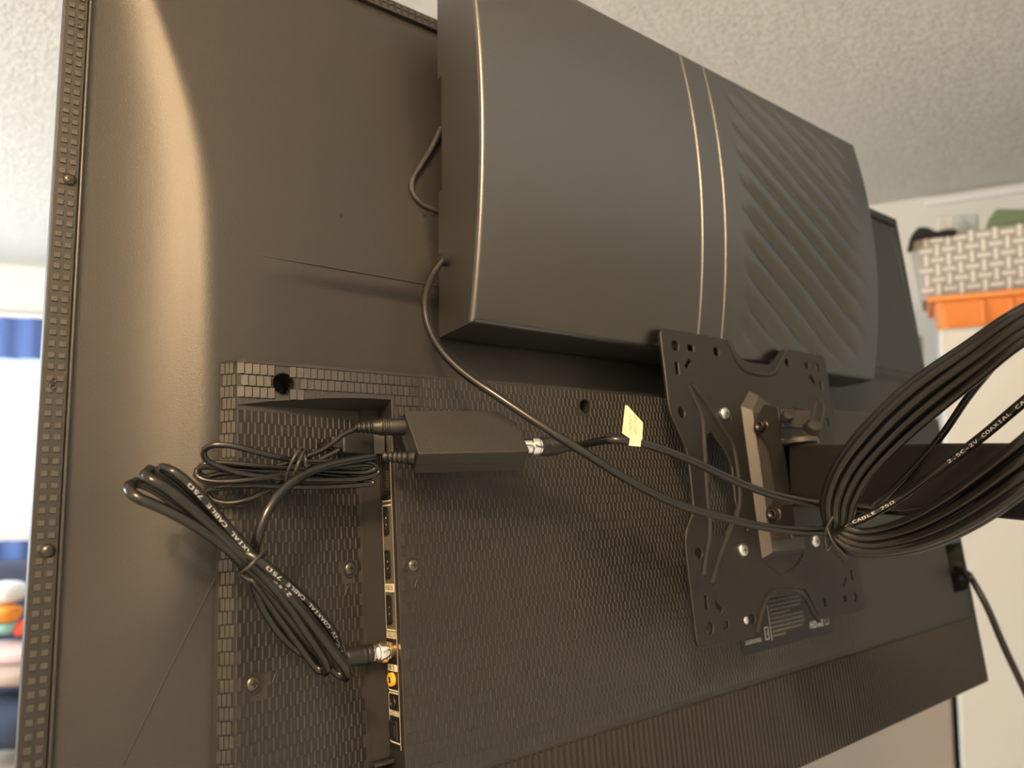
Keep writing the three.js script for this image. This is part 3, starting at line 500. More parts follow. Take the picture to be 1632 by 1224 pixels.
// arm: level in the room, from the knuckle past the camera's right shoulder to the wall
{
  const L = C(1268, 708, .500), R = C(1632, 708, .345), up = V(0, 1, 0).applyQuaternion(tvQuat.clone().invert());
  const dir = R.clone().sub(L); dir.addScaledVector(up, -dir.dot(up)).normalize();
  const across = dir.clone().cross(up), hgt = .0365;
  const span = .72, elbow = .40;
  const bar = (s0, s1, y0, y1, w, r = .002) => placed(new RoundedBoxGeometry(s1 - s0, y1 - y0, w, 2, r).translate((s0 + s1) / 2, (y0 + y1) / 2, 0), L, basisQuat(dir, up, across));
  part(mount, 'fore_arm', [bar(0, elbow, -hgt, 0, .013)], M.steel);
  part(mount, 'rear_arm', [bar(elbow - .01, span, -hgt - .006, -hgt * .0 + .004, .016)], M.steel);
  const pin = (s, y0, y1, r) => rod(L.clone().addScaledVector(dir, s).addScaledVector(up, y0), L.clone().addScaledVector(dir, s).addScaledVector(up, y1), r);
  part(mount, 'elbow_pin', [pin(elbow, -hgt - .009, .008, .010)], M.steelLight);
  // knuckle: horizontal tongues above and below the arm, a pin, a washer and a small angled clamp
  const knuckleAt = L.clone().addScaledVector(dir, .004);
  const tongueDir = V(.508, .03, .085).sub(knuckleAt); tongueDir.addScaledVector(up, -tongueDir.dot(up)); const tl = tongueDir.length(); tongueDir.normalize();
  const tq = basisQuat(tongueDir, up, tongueDir.clone().cross(up));
  for (const [y, n] of [[.0022, 'knuckle_tongue'], [-hgt - .0022, 'knuckle_tongue']]) {
    part(mount, n, [placed(new RoundedBoxGeometry(tl + .006, .003, .024, 2, .001).translate(tl / 2, 0, 0), knuckleAt.clone().addScaledVector(up, y), tq), placed(cyl(.012, .012, .003, 28), knuckleAt.clone().addScaledVector(up, y))], M.steelLight);
  }
  part(mount, 'knuckle_block', [placed(new RoundedBoxGeometry(tl, hgt - .001, .012, 2, .002).translate(tl / 2, -hgt / 2, 0), knuckleAt, tq)], M.steel);
  part(mount, 'knuckle_pin', [pin(.004, -hgt - .006, .004, .006)], M.steel);
  part(mount, 'pin_washer', placed(lathe([[0, .0030], [.005, .0028], [.0085, .0016], [.009, .0002], [.009, 0]], 28), knuckleAt.clone().addScaledVector(up, .0040), upTo(up)), M.darkScrew);
  part(mount, 'clamp_bolt', placed(lathe([[0, .009], [.0045, .009], [.0060, .007], [.0060, .002], [.0075, .001], [.0075, 0]], 6), C(1292, 688, .515), upTo(V(-.4, .5, .7))), M.steel);
  part(mount, 'clamp_plate', [placed(new RoundedBoxGeometry(.026, .014, .003, 2, .001), C(1268, 668, .525), basisQuat(TX.clone().set(.94, -.08, .33).normalize(), V(.08, .996, .0).normalize(), V(.94, -.08, .33).normalize().cross(V(.08, .996, 0).normalize())))], M.steel);
  part(mount, 'clamp_nut', placed(lathe([[0, .005], [.0035, .005], [.0045, .004], [.0045, 0]], 6), C(1252, 667, .518), upTo(V(-.3, .5, .8))), M.steel);
  const end = L.clone().addScaledVector(dir, span).addScaledVector(up, -hgt / 2).applyMatrix4(tvMatrix);
  // wall plate lies on the mount wall
  const onWall = end.clone().addScaledVector(RA, .497 - end.dot(RA));
  const link = rod(L.clone().addScaledVector(dir, span - .01).addScaledVector(up, -hgt / 2), toLocal(onWall), .012);
  part(mount, 'wall_pivot', [link], M.steel);
  const wp = placed(new RoundedBoxGeometry(.08, .22, .006, 2, .002), onWall, basisQuat(RB, V(0, 1, 0), RB.clone().cross(V(0, 1, 0)))).applyMatrix4(tvInv);
  part(mount, 'wall_plate', wp, M.steel);
}

// ---------------------------------------------------------------- power inserter and its captive lead
const RC = .0024;
{
  const BL = Q(667, 723, .055), BR = Q(845, 719, .072), TL = Q(652, 654, .036);
  const u = BR.clone().sub(BL), len = u.length(); u.normalize();
  const v = TL.clone().sub(BL); v.addScaledVector(u, -u.dot(v)); const wid = v.length(); v.normalize();
  const n = u.clone().cross(v), q = basisQuat(u, v, n), T = .0155;
  const at = (a, b, c) => BL.clone().addScaledVector(u, a).addScaledVector(v, b).addScaledVector(n, c);
  const t = thing('power_inserter', 'small black power inserter box with a slanted corner and threaded silver port', 'adapter', at(len / 2, 0, -T));
  const skew = .0035;                                                     // the ends of the box are cut slightly askew
  const s = shape([[0, 0], [len, 0], [len - skew * .4, wid * .70], [len - skew - .0062, wid], [-skew * .6, wid]], [.0016, .0016, .0010, .0010, .0016]);
  part(t, 'casing', placed(extrude(s, -T, 0, .0007, 3), BL, q), M.box);
  part(t, 'casing_seam', placed(extrude(shape([[-.0001, -.0001], [len + .0001, -.0001], [len - skew * .4 + .0001, wid * .70], [len - skew - .0062, wid + .0001], [-skew * .6 - .0001, wid + .0001]], .0016), -T * .62, -T * .57), BL, q), M.black);
  // threaded port on the slanted end
  const p0 = at(len - .001, wid * .30, -T * .45), turns = []; for (let k = 0; k < 9; k++) turns.push([.0047, k * .0009], [.0043, .00045 + k * .0009]);
  part(t, 'threaded_port', placed(lathe([[.0058, -.001], [.0058, .0006], ...turns.map(([r, y]) => [r, y + .0007]), [.002, .0095], [0, .0095]], 28), p0, upTo(u)), M.chrome, undefined, 'silver threaded port');
  // ribbed strain relief and the lead
  const r0 = at(.001, wid * .10, -T * .45), rd = C(600, 727, .392).sub(r0).normalize(); 
  const prof = [[.0040, 0], [.0040, .003]]; for (let k = 0; k < 5; k++) { const y = .003 + k * .0028, r = .0037 - k * .00022; prof.push([r, y], [r, y + .0016], [r - .0011, y + .0017], [r - .0011, y + .0027]); } prof.push([.0026, .0175], [RC, .019]);
  part(t, 'strain_relief', placed(lathe(prof, 22), r0, upTo(rd)), M.rubber);
  const tie = [398, 908];
  // flattened coil: front and rear runs through the tie, tips up by the set's edge and down by the aerial socket
  const pts = [[...[0, 0, 0]]];
  const run = [];
  const add = (...l) => run.push(...l);
  add([596, 728, .388], [560, 734, .376], [520, 743, .364], [484, 757, .352], [452, 780, .342], [428, 812, .334], [412, 850, .330], [404, 884, .331], [404, 912, .335]);
  add([412, 950, .338], [430, 985, .342], [455, 1018, .346], [486, 1042, .350], [505, 1050, .351], [508, 1040, .346], [492, 1012, .338], [455, 960, .330], [410, 918, .325]);
  add([360, 872, .317], [305, 834, .309], [250, 806, .303], [217, 792, .300], [206, 779, .303], [214, 769, .309], [236, 774, .312], [290, 810, .317], [350, 862, .325], [396, 912, .333]);
  add([440, 975, .341], [480, 1030, .345], [508, 1066, .348], [520, 1070, .346], [518, 1052, .341], [490, 1008, .334], [450, 950, .327], [404, 900, .322]);
  add([350, 850, .315], [300, 806, .308], [262, 776, .304], [243, 766, .302], [232, 757, .305], [240, 749, .310], [262, 758, .313], [310, 800, .318], [360, 855, .325], [402, 908, .333]);
  add([450, 970, .340], [500, 1030, .344], [540, 1074, .348], [553, 1079, .346], [550, 1064, .341], [520, 1022, .335], [470, 958, .328], [414, 898, .323]);
  add([366, 845, .318], [324, 796, .313], [292, 764, .310], [272, 750, .309], [260, 746, .312], [262, 752, .317], [290, 785, .320], [340, 838, .323], [378, 874, .322], [404, 888, .320]);
  add([440, 916, .323], [480, 950, .332], [512, 984, .340], [532, 1010, .347], [540, 1030, .355], [545, 1040, .361]);
  const tip = run.findIndex(p => p[0] === 260 && p[1] === 746), whole = path(run);
  const lead = part(t, 'captive_lead', tube(whole.slice(0, tip + 1), RC, { endPhase: .80, faceFrom: .875 }), M.printed);
  part(t, 'lead_end', tube(whole.slice(tip), RC, { start: .004, reverse: true }), M.printed, lead);
  // plug on the lead, screwed on the aerial socket
  const y = Q(612, 1037, .007).y, e = V(wallX - .0006 - .0030, y, .0092), ax = V(-1, 0, 0);
  const nut = lathe([[.0046, 0], [.0058, .0004], [.0062, .0010], [.0062, .0050], [.0056, .0058], [.0046, .0062]], 6), collar = lathe([[.0049, .0060], [.0049, .0072], [.0040, .0074], [.0040, .0082], [.0050, .0084], [.0050, .0096]], 24);
  part(t, 'plug_nut', [placed(nut, e, upTo(ax)), placed(collar, e, upTo(ax))], M.chrome, lead, 'bright hexagonal plug nut');
  part(t, 'plug_sleeve', placed(lathe([[.0048, .0094], [.0052, .0098], [.0052, .0120], [.0047, .0123], [.0047, .0131], [.0052, .0134], [.0052, .0150], [.0048, .0153], [.0050, .0160], [.0050, .0235], [.0042, .0250], [.0023, .0255], [0, .0255]], 26), e, upTo(ax)), M.rubber, lead);
  part(t, 'plug_tail', tube([C(532, 1010, .347), C(541, 1030, .356), V(e.x - .0262, e.y + .0012, e.z + .002), V(e.x - .0240, e.y, e.z)], RC), M.cable, lead);
}
// ---------------------------------------------------------------- thin power lead with barrel and flat plugs
{
  const R = .00150;
  const jack = C(652, 688, .404), jd = C(590, 682, .398).sub(C(640, 681, .404)).normalize(), j0 = C(648, 680, .404);
  const t = thing('power_lead', 'thin black power lead coiled beside the power inserter with a barrel plug', 'cable', C(470, 742, .35));
  const prof = [[.0030, -.001], [.0046, -.0005], [.0049, .0015], [.0049, .0095]]; for (let k = 0; k < 4; k++) prof.push([.0046, .0098 + k * .0012], [.0046, .0103 + k * .0012], [.0049, .0105 + k * .0012], [.0049, .0109 + k * .0012]);
  prof.push([.0042, .016], [.0040, .018]); for (let k = 0; k < 4; k++) { const y = .018 + k * .0026, r = .0037 - k * .0003; prof.push([r, y], [r, y + .0014], [r - .0012, y + .0015], [r - .0012, y + .0025]); } prof.push([.0017, .0285], [0, .0286]);
  part(t, 'barrel_plug', placed(lathe(prof, 24), j0, upTo(jd)), M.rubber);
  part(t, 'barrel_tip', rod(j0.clone().addScaledVector(jd, .001), j0.clone().addScaledVector(jd, -.005), .0027), M.chrome);
  const s0 = j0.clone().addScaledVector(jd, .027);
  const run = [[545, 694, .388], [530, 706, .384], [516, 716, .380], [498, 724, .376], [470, 735, .370], [430, 746, .362], [390, 752, .354], [350, 755, .348], [326, 760, .345], [316, 752, .344], [322, 742, .344], [345, 738, .346], [400, 742, .352], [470, 748, .366], [540, 752, .380], [585, 752, .388], [600, 744, .390], [590, 736, .386], [540, 736, .374],
    [480, 735, .360], [440, 728, .348], [400, 718, .340], [365, 710, .336], [338, 710, .334], [325, 718, .334], [328, 732, .335], [350, 744, .338], [395, 757, .345], [450, 762, .356], [520, 764, .372], [580, 762, .386], [604, 752, .392], [596, 742, .390], [540, 744, .378], [470, 754, .360], [400, 764, .346], [350, 768, .340], [322, 764, .338], [312, 755, .339], [320, 745, .342], [360, 747, .348], [430, 752, .358], [520, 757, .376], [580, 766, .388], [596, 770, .390], [560, 774, .382], [480, 776, .364], [400, 774, .350], [350, 778, .346], [330, 782, .346], [336, 794, .346], [358, 802, .347], [388, 798, .350], [420, 784, .356], [450, 766, .362], [490, 744, .372], [520, 728, .378], [540, 718, .382]];
  part(t, 'lead', tube([s0, ...path(run)], R, { radial: 10 }), M.thinCable);
  // flat plug in the uppermost socket
  const y = Q(606, 708, .008).y, e = wallX - .0008;
  const plug = part(t, 'flat_plug', [box(e - .027, e - .0075, y - .0062, y + .0062, .0055, .0125, .0014), box(e - .033, e - .026, y - .0040, y + .0040, .0065, .0115, .0014)], M.rubber);
  part(t, 'plug_shell', [box(e - .0080, e - .0004, y - .0058, y + .0058, .0066, .0112, .0003)], M.bolt, plug, 'bright metal plug shell');
  part(t, 'plug_tail', tube([V(e - .032, y, .009), V(e - .040, y - .002, .012), C(540, 718, .382)], R, { radial: 10 }), M.thinCable, plug);
}
// ---------------------------------------------------------------- long coaxial cable from the aerial, coiled by the arm
{
  const t = thing('coaxial_cable', 'long black coaxial cable from the aerial, coiled in loops beside the mount arm', 'cable', C(1335, 845, .42));
  const first = [V(.2345, .172, .026), C(688, 440, .447), C(679, 465, .440), C(677, 490, .434), C(684, 525, .428), C(704, 560, .421), C(742, 597, .414), C(790, 630, .408), C(868, 682, .402), C(940, 727, .402), C(1010, 770, .405), C(1080, 804, .409), C(1150, 824, .413), C(1220, 840, .416), C(1280, 846, .418), C(1318, 845, .418)];
  // bands of strands: outer and inner edges of the upper and lower runs
  const upO = [[1318, 838], [1312, 800], [1328, 748], [1380, 678], [1450, 612], [1540, 550], [1632, 490], [1760, 440]], upI = [[1352, 838], [1362, 806], [1386, 762], [1440, 706], [1500, 655], [1560, 606], [1632, 548], [1760, 480]];
  const loO = [[1326, 858], [1345, 874], [1380, 884], [1440, 879], [1500, 862], [1560, 833], [1632, 786], [1760, 700]], loI = [[1345, 842], [1375, 848], [1410, 842], [1460, 822], [1510, 792], [1565, 752], [1632, 698], [1760, 590]];
  const dep = [.402, .396, .388, .374, .358, .340, .320, .302];
  const band = (o, i, s, d) => o.map((p, k) => C(lerp(p[0], i[k][0], s), lerp(p[1], i[k][1], s), dep[k] + d));
  const pts = [...first];
  const loops = [[.02, .98, .004], [.14, .80, -.004], [.28, .62, .004], [.40, .46, -.005], [.53, .32, .004], [.66, .20, -.004], [.79, .10, .004], [.92, .01, -.003]];
  loops.forEach(([a, b, d], k) => {
    const u = band(upO, upI, a, d), l = band(loO, loI, b, -d);
    pts.push(...u, C(1905, 450 + k * 9, .290 + d), C(1960, 510, .286), C(1900, 570 - k * 6, .290 - d), ...l.reverse());
    if (k < loops.length - 1) pts.push(C(1322, 850 - k * 2, .404 + d));
  });
  const main = part(t, 'cable_coil', tube(pts, RC, { radial: 12 }), M.cable);
  // two loose strands across the middle of the coil
  part(t, 'loose_strand', tube([C(1332, 842, .400), C(1375, 826, .394), C(1430, 796, .386), C(1490, 752, .368), C(1560, 700, .350), C(1632, 640, .330), C(1780, 520, .300), C(1900, 480, .290)], RC, { start: .035 }), M.printed, main);
  part(t, 'loose_strand', tube([C(1345, 835, .412), C(1395, 805, .410), C(1450, 752, .398), C(1500, 695, .384), C(1545, 630, .368), C(1590, 575, .352), C(1640, 515, .334), C(1760, 430, .30)], RC * .8), M.cable, main);
  // lead to the inserter with a moulded plug
  const BL = Q(667, 723, .055), BR = Q(845, 719, .072), TL = Q(652, 654, .036), u = BR.clone().sub(BL), len = u.length(); u.normalize(); const v = TL.clone().sub(BL); v.addScaledVector(u, -u.dot(v)); const wid = v.length(); v.normalize(); const n = u.clone().cross(v);
  const p0 = BL.clone().addScaledVector(u, len + .0052).addScaledVector(v, wid * .30).addScaledVector(n, -.0155 * .45), tail = p0.clone().addScaledVector(u, .030);
  const second = [tail.clone().addScaledVector(u, -.004), tail, C(975, 701, .402), C(1015, 705, .404), C(1060, 718, .408), C(1110, 738, .412), C(1170, 766, .416), C(1230, 788, .418), C(1290, 801, .418), C(1350, 808, .413), C(1400, 814, .402), C(1450, 817, .388), C(1520, 800, .366), C(1632, 740, .33), C(1760, 640, .30)];
  const lead = part(t, 'inserter_lead', tube(second, RC), M.cable, main);
  part(t, 'plug_nut', [placed(lathe([[.0046, 0], [.0058, .0004], [.0061, .001], [.0061, .0045], [.0055, .0052], [.0046, .0055]], 6), p0, upTo(u)), placed(lathe([[.0050, .0052], [.0050, .0066], [.0044, .0068]], 24), p0, upTo(u))], M.chrome, lead, 'silver hexagonal plug nut');
  part(t, 'plug_sleeve', placed(lathe([[.0050, .0064], [.0057, .0070], [.0058, .0110], [.0054, .0112], [.0054, .0118], [.0057, .0120], [.0055, .0160], [.0042, .0205], [.0034, .0222], [.0034, .0240], [.0026, .0242], [.0026, .0252], [.0032, .0254], [.0032, .0268], [.0025, .0270], [.0025, .0280], [.0030, .0282], [.0030, .0295], [RC, .031]], 24), p0, upTo(u)), M.rubber, lead);
  // folded paper tag round the lead
  const A = C(1002, 712, .4015), B = C(1022, 712, .4015);
  const tag = part(t, 'paper_tag', [quad(C(1002, 710, .400), C(1021, 712, .400), C(1022, 700, .400), C(1004, 698, .400)), quad(C(1004, 698, .400), C(1022, 700, .400), C(1021, 712, .4085), C(1002, 710, .4085))], M.paper, lead, 'cream paper tag');
  const txt = cvs(256, 512, (x, w, h) => { x.fillStyle = '#cfc5a2'; x.fillRect(0, 0, w, h); x.save(); x.translate(w / 2, h / 2); x.rotate(Math.PI / 2); x.fillStyle = '#4a4a48'; x.font = '46px sans-serif'; x.textAlign = 'center'; x.fillText('Built-in Connect', 20, -18); x.fillText('to Amplifier', 10, 44); x.restore(); });
  const poly = [[992, 690], [1003, 698], [1023.5, 701], [1025, 674], [1000, 646], [997, 646]], ctr = [1009, 674];
  const tp = poly.map(([x, y]) => C(x, y, .4005)), g = new THREE.BufferGeometry(), P3 = [], U3 = [];
  const push = (i, dz) => { const p = tp[i].clone(); p.z += dz; P3.push(p.x, p.y, p.z); U3.push(clamp((poly[i][0] - 992) / 33), clamp(1 - (poly[i][1] - 646) / 55)); };
  for (let i = 1; i < 5; i++) { push(0, 0); push(i, 0); push(i + 1, 0); push(0, -.0004); push(i + 1, -.0004); push(i, -.0004); }
  g.setAttribute('position', new THREE.Float32BufferAttribute(P3, 3)); g.setAttribute('uv', new THREE.Float32BufferAttribute(U3, 2)); g.computeVertexNormals();
  part(t, 'tag_flag', g, new THREE.MeshStandardMaterial({ map: txt, roughness: .6 }), tag, 'cream paper flag with small print');
}
// twist ties
function twist(label, rings, tails, at) {
  const t = thing('twist_tie', label, 'twist tie', at, 'black twist ties round the cables');
  part(t, 'loop', rings.map(r => tube(r, .00075, { closed: true, radial: 8 })), M.wire); for (const q of tails) part(t, 'tail', tube(q, .0007, { radial: 8 }), M.wire); return t;
}
twist('black twist tie round the coiled captive lead', [path([[384, 914, .319], [398, 902, .314], [414, 886, .318], [424, 880, .330], [408, 900, .340], [388, 918, .334]])], [path([[384, 914, .319], [393, 922, .316], [403, 926, .315], [408, 934, .317]])], C(400, 905, .325));
twist('black twist tie round the coiled thin power lead', [path([[456, 768, .354], [464, 738, .348], [476, 718, .352], [482, 718, .366], [474, 745, .378], [460, 770, .370]]), path([[466, 768, .356], [474, 742, .349], [484, 720, .356], [488, 722, .370], [480, 748, .380], [468, 772, .372]])], [path([[484, 720, .360], [487, 732, .352], [487, 742, .352]])], C(472, 745, .36));
twist('black twist tie round the big coil of coaxial cable', [path([[1316, 872, .404], [1318, 840, .394], [1340, 808, .394], [1358, 808, .410], [1340, 840, .430], [1322, 872, .424]])], [path([[1318, 840, .394], [1326, 862, .392], [1340, 878, .392], [1350, 888, .394]])], C(1335, 840, .41));
// mains cord at the far edge
{
  const t = thing('mains_cord', 'black mains cord leaving the far edge of the television', 'cable', Q(1525, 905, H));
  part(t, 'plug', [placed(new RoundedBoxGeometry(.016, .012, .012, 2, .003), Q(1522, 904, .0125))], M.cavity);
  part(t, 'cord', tube([Q(1522, 904, .014), Q(1532, 909, H + .006), Q(1540, 914, H + .016), C(1550, 925, .83), C(1572, 965, .82), C(1600, 1030, .81), C(1640, 1115, .80), C(1720, 1290, .79), C(1800, 1500, .78)], .0038, { radial: 10 }), M.rubber);
}

// ---------------------------------------------------------------- far side of the room
const roomAt = (px, py, a, b) => { // where the sight line through a pixel meets the plane a = const or b = const
  const d = W(px, py, 1).sub(camera.position), axis = a !== undefined ? RA : RB, v = a !== undefined ? a : b;
  const s = (v - camera.position.dot(axis)) / d.dot(axis); return camera.position.clone().addScaledVector(d, s);
};
const rq = basisQuat(RA, V(0, 1, 0), RB);                                  // x along the far wall, z into the room
const inRoom = (g, at) => placed(g, at, rq);
{
  // white trim along the corner of wall and ceiling
  const p = roomAt(1474, 309, undefined, -3.39), a0 = p.dot(RA);
  structure('trim_1', inRoom(new RoundedBoxGeometry(1.3 - a0, .03, .03, 2, .006).translate((1.3 - a0) / 2, 0, 0), V(p.x, CEILING - .03, p.z)), M.trim);
  // refrigerator
  const fb = -2.35, c = roomAt(1497, 560, undefined, fb), fa = c.dot(RA), top = roomAt(1494, 524, undefined, fb).y;
  const t = thing('refrigerator', 'tall white refrigerator with baskets on top', 'fridge', room(fa + .35, 0, fb - .35), undefined, false);
  const F = (x0, x1, y0, y1, z0, z1, r) => inRoom(box(x0, x1, y0, y1, z0, z1, r), room(fa, 0, fb));
  part(t, 'body', F(0, .70, .03, top, -.72, -.05, .01), M.fridge);
  part(t, 'freezer_door', F(0, .70, top - .48, top, -.045, 0, .012), M.fridge);
  part(t, 'lower_door', F(0, .70, .06, top - .49, -.045, 0, .012), M.fridge);
  part(t, 'plinth', F(.02, .68, 0, .06, -.7, -.06), M.taupe);
  for (const y of [.9, top - .42]) part(t, 'handle', F(.62, .645, y, y + .3, 0, .04, .01), M.trim);
  // orange tub
  const ta = roomAt(1481, 500, undefined, fb - .03).dot(RA);
  const tub = thing('plastic_tub', 'orange plastic tub on the refrigerator under the woven basket', 'tub', room(ta + .2, top, fb - .2), undefined, false);
  const yT = roomAt(1481, 474, undefined, fb - .03).y, hT = yT - top;
  const loft = (w0, d0, w1, d1, h, r) => { // tapered open box, walls only, with rounded corners
    const ringAt = (w, d, y, rr) => { const s = shape([[-w / 2, -d / 2], [w / 2, -d / 2], [w / 2, d / 2], [-w / 2, d / 2]], rr).getPoints(6); return s.map(q => V(q.x, y, -q.y)); };
    const a = ringAt(w0, d0, 0, r), b = ringAt(w1, d1, h, r), bi = ringAt(w1 - .01, d1 - .01, h, r), g = []; const n = Math.min(a.length, b.length, bi.length);
    for (let i = 0; i < n; i++) { const j = (i + 1) % n; g.push(quad(a[i], a[j], b[j], b[i]), quad(b[i], b[j], bi[j], bi[i]), quad(bi[i], bi[j], a[j].clone().setY(.004), a[i].clone().setY(.004))); }
    g.push(new THREE.ShapeGeometry(shape([[-w0 / 2, -d0 / 2], [w0 / 2, -d0 / 2], [w0 / 2, d0 / 2], [-w0 / 2, d0 / 2]], r)).rotateX(-Math.PI / 2).translate(0, .002, 0)); return mergeAll(g);
  };
  const tw = .46, td = .30, tAt = room(ta + tw / 2 + .01, top + .001, fb - .03 - td / 2);
  part(tub, 'tub_wall', inRoom(loft(tw - .035, td - .03, tw, td, hT, .03), tAt), M.orange);
  part(tub, 'rim', inRoom(mergeAll([box(-tw / 2 - .014, tw / 2 + .014, hT - .018, hT, td / 2 - .004, td / 2 + .014, .005), box(-tw / 2 - .014, -tw / 2 + .004, hT - .018, hT, -td / 2, td / 2, .005), box(tw / 2 - .004, tw / 2 + .014, hT - .018, hT, -td / 2, td / 2, .005)]), tAt), M.orange);
  for (const x of [-.11, -.045, .03, .1]) part(tub, 'stiffening_rib', inRoom(box(x - .004, x + .004, .01, hT - .02, td / 2 - .012, td / 2 + .004, .002), tAt), M.orange);
  // woven basket standing in the tub's mouth
  const bf = fb - .055, ba = roomAt(1452, 430, undefined, bf).dot(RA), bTop = roomAt(1452, 383, undefined, bf).y, bh = bTop - yT + .004, bw = .46;
  const bk = thing('woven_basket', 'grey and white woven fabric basket stacked on the orange tub', 'basket', room(ba + bw / 2, yT, bf - .13), undefined, false);
  const bAt = room(ba + bw / 2, yT + .002, bf - .13);
  const body = part(bk, 'basket_wall', inRoom(loft(bw - .05, .21, bw, .26, bh, .02), bAt), M.basket);
  const lean = Math.atan2(.025, bh), sl = .034, sw = .0105;
  const vert = new RoundedBoxGeometry(sw, sl, .004, 1, .0015), hori = new RoundedBoxGeometry(sl, sw, .004, 1, .0015), tilt = rq.clone().multiply(new THREE.Quaternion().setFromAxisAngle(V(1, 0, 0), lean));
  const cellW = .0285;
  for (let j = 0; j * cellW < bh - .008; j++) for (let i = 0; i < 17; i++) {
    const y = bh - .015 - j * cellW, x = -bw / 2 + .012 + i * cellW; if (y < .010) continue;
    const k = y / bh, halfW = lerp(bw - .05, bw, k) / 2; if (Math.abs(x) > halfW - .012) continue;
    const p = V(x, y, lerp(.105, .13, k) + .001).applyQuaternion(rq).add(bAt);
    piece(bk, 'woven_strip', (i + j) % 2 ? vert : hori, M.strip, p, tilt, body);
  }
  // things lying in the basket
  const lump = (pts, depth, r) => extrude(shape(pts, r), -depth / 2, depth / 2, Math.min(.008, depth / 4), 3);
  const put = (name, label, cat, mat, px, py, off, geo) => { const q = roomAt(px, py, undefined, bf - off); const o = thing(name, label, cat, q, undefined, false); part(o, name === 'black_cap' ? 'crown_and_peak' : 'cloth_body', inRoom(geo, q), mat); return o; };
  put('black_cap', 'black cloth cap hanging over the rim of the woven basket', 'cap', M.blackCloth, 1451, 384, -.004, lump([[-.01, -.03], [.0, -.032], [.006, .0], [.06, .002], [.112, -.002], [.120, .012], [.098, .017], [.066, .014], [.046, .030], [.022, .034], [.004, .014]], .05, .006));
  put('folded_cloth', 'sage green folded cloth in the woven basket', 'cloth', M.green, 1565, 362, .06, lump([[0, -.03], [.2, -.03], [.2, .020], [.10, .024], [.034, .036], [.014, .010]], .10, .006));
  put('paper_packet', 'pale white paper packet standing in the woven basket', 'packet', M.pale, 1494, 375, .07, lump([[0, -.03], [.046, -.03], [.048, .056], [.004, .058]], .02, .003));
  put('plastic_packet', 'pale blue plastic packet standing in the woven basket', 'packet', M.paleBlue, 1527, 368, .07, lump([[0, -.03], [.05, -.03], [.052, .040], [-.001, .046]], .03, .004));
  // taupe cabinet beside the refrigerator and a paper bag behind it
  const cab = thing('low_cabinet', 'taupe low cabinet beside the refrigerator', 'cabinet', room(fa - .5, 0, -2.9), undefined, false);
  const K = (x0, x1, y0, y1, z0, z1, r) => inRoom(box(x0, x1, y0, y1, z0, z1, r), room(fa, 0, 0));
  part(cab, 'carcass', K(-1.1, -.012, 0, .88, -3.38, -2.42), M.taupe); part(cab, 'worktop', K(-1.12, -.006, .88, .91, -3.38, -2.40, .005), M.taupe);
  for (const x of [-1.08, -.72, -.37]) { const d = part(cab, 'cabinet_door', K(x, x + .355, .1, .86, -2.42, -2.40, .004), M.taupe); part(cab, 'handle', K(x + .03, x + .04, .6, .72, -2.40, -2.375, .004), M.bolt, d); }
  const bagC = roomAt(1480, 575, undefined, -2.9);
  const bag = thing('paper_bag', 'tan paper bag standing on the cabinet by the refrigerator', 'bag', room(fa - .17, .91, -2.95), undefined, false);
  const bagTop = roomAt(1480, 533, undefined, -2.9).y;
  part(bag, 'bag_body', K(-.26, -.04, .911, bagTop, -3.05, -2.90, .01), M.tan);
}
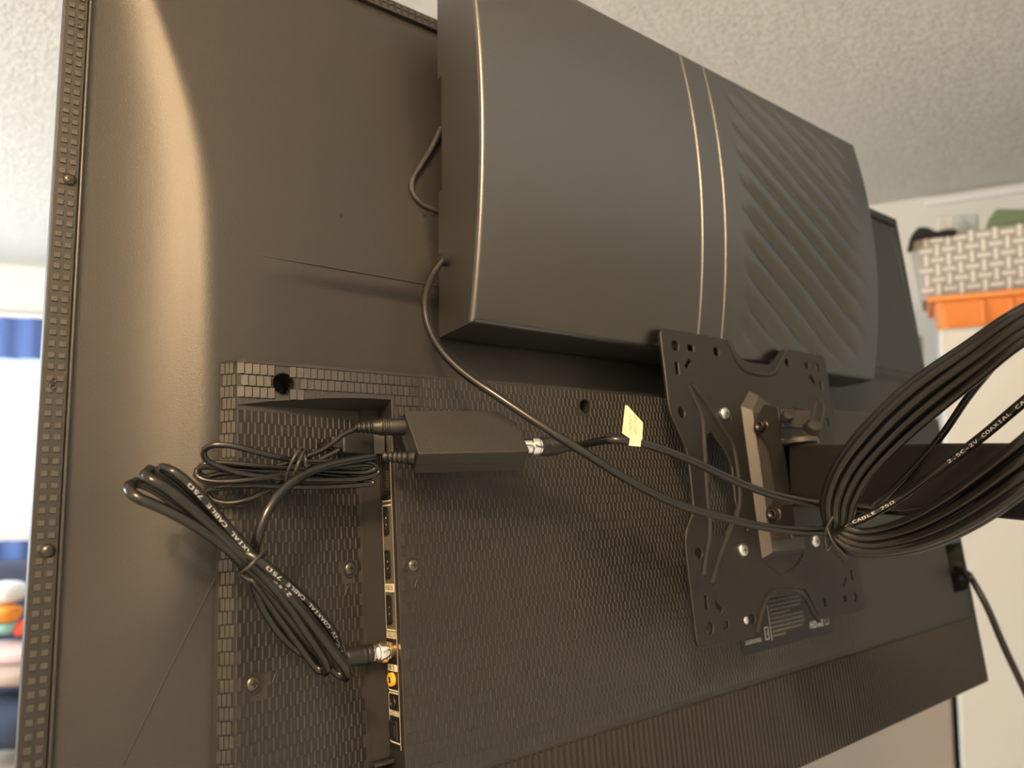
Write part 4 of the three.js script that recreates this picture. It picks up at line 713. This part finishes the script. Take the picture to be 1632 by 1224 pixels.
// by the window: blue curtain, a sofa and soft toys
{
  const { a, u, n, mid } = win, q = basisQuat(u, V(0, 1, 0), u.clone().cross(V(0, 1, 0)));
  const zIn = n.dot(u.clone().cross(V(0, 1, 0))) > 0 ? 1 : -1;
  const L = (s, y, z) => a.clone().addScaledVector(u, s).addScaledVector(n, z).setY(y);
  const meet = (px, py, off) => { const d = W(px, py, 1).sub(camera.position), base = a.clone().addScaledVector(n, off), s = base.clone().sub(camera.position).dot(n) / d.dot(n); return camera.position.clone().addScaledVector(d, s); };
  const pleat = (s0, s1, y0, y1, off) => gridGeo(80, 6, (i, j) => { const s = lerp(s0, s1, i); return L(s, lerp(y0, y1, j), off + .018 * Math.sin(s * 46) + .006 * Math.sin(s * 111 + 1)); });
  const yTop = meet(34, 507, .08).y, yLow = meet(34, 572, .08).y, sill = meet(30, 862, .08).y;
  const curt = (name, label, geo, at) => { const t = thing(name, label, 'curtain', at, undefined, false); part(t, 'curtain_fabric', geo, M.curtain); return t; };
  const m = M.curtain; m.side = THREE.DoubleSide;
  curt('curtain_valance', 'short blue curtain valance across the top of the window', pleat(.30, 2.75, yLow, yTop, .08), L(1.5, yTop, .08));
  curt('window_curtain', 'blue curtain hanging below the window sill', pleat(.30, 2.75, .4, sill, .07), L(1.5, sill, .07));
  const rod_ = thing('curtain_rod', 'white curtain rod above the blue valance', 'curtain rod', L(1.5, yTop + .01, .08), undefined, false);
  part(rod_, 'rod', rod(L(.2, yTop + .012, .08), L(2.85, yTop + .012, .08), .012), M.trim); for (const s of [.25, 2.8]) part(rod_, 'bracket', rod(L(s, yTop + .012, .08), L(s, yTop + .012, -.02), .008), M.trim);
  const sofaTop = .62, so = .75;
  const t = thing('sofa', 'dark navy sofa under the window heaped with soft things', 'sofa', L(1.6, 0, so), undefined, false);
  const SB = (s0, s1, y0, y1, z0, z1, r) => { const g = new RoundedBoxGeometry(s1 - s0, y1 - y0, z1 - z0, 3, r).translate((s0 + s1) / 2, (y0 + y1) / 2, zIn * (z0 + z1) / 2); return placed(g, a, q); };
  part(t, 'seat', SB(.5, 3.0, .12, .42, .20, .62, .05), M.sofa); part(t, 'back', SB(.5, 3.0, .3, .80, .14, .36, .06), M.sofa); for (const s of [.42, 2.9]) part(t, 'arm', SB(s, s + .18, .1, .62, .16, .62, .05), M.sofa);
  for (const [s, z] of [[.55, .25], [2.9, .25], [.55, .52], [2.9, .52]]) part(t, 'foot', SB(s, s + .06, 0, .13, z, z + .06, .01), M.black);
  const soft = (name, label, px, py, rx, ry, rz, color, off, lumps = 0) => {
    const c = meet(px, py, off + .22); c.y = Math.max(c.y, ry); const o = thing(name, label, name.includes('toy') ? 'soft toy' : 'cushion', c, undefined, false);
    const g = new THREE.SphereGeometry(1, 28, 20), p = g.attributes.position; for (let i = 0; i < p.count; i++) { const x = p.getX(i), y = p.getY(i), z = p.getZ(i), k = 1 + lumps * Math.sin(5 * x + 2 * z) * Math.cos(4 * y + z); const e = v => Math.sign(v) * Math.abs(v) ** .8; p.setXYZ(i, e(x) * rx * k, e(y) * ry * k, e(z) * rz * k); } g.computeVertexNormals();
    part(o, 'stuffed_body', g.translate(c.x, c.y, c.z), std(...color, .9)); return o;
  };
  soft('cushion', 'white oval cushion on top of the sofa heap', 8, 944, .085, .050, .09, [.80, .80, .80], .55);
  soft('soft_toy', 'orange and yellow soft toy in the sofa heap', 6, 978, .065, .040, .07, [.90, .33, .05], .60, .1);
  soft('soft_toy', 'turquoise soft toy under the orange one', 8, 1000, .056, .025, .07, [.30, .60, .55], .60, .1);
  soft('soft_toy', 'red soft toy beside the turquoise one', 42, 1000, .044, .035, .06, [.80, .10, .05], .58, .1);
  soft('blanket_roll', 'pale pink rolled blanket in the sofa heap', 10, 1040, .20, .044, .10, [.66, .50, .48], .62, .03);
  soft('blanket_roll', 'beige rolled blanket under the pink one', 10, 1072, .20, .048, .12, [.46, .36, .30], .66, .05);
  soft('bag_bundle', 'dark navy bundle at the foot of the sofa heap', 15, 1150, .22, .11, .14, [.035, .05, .09], .68, .06);
}
renderer.render(scene, camera);
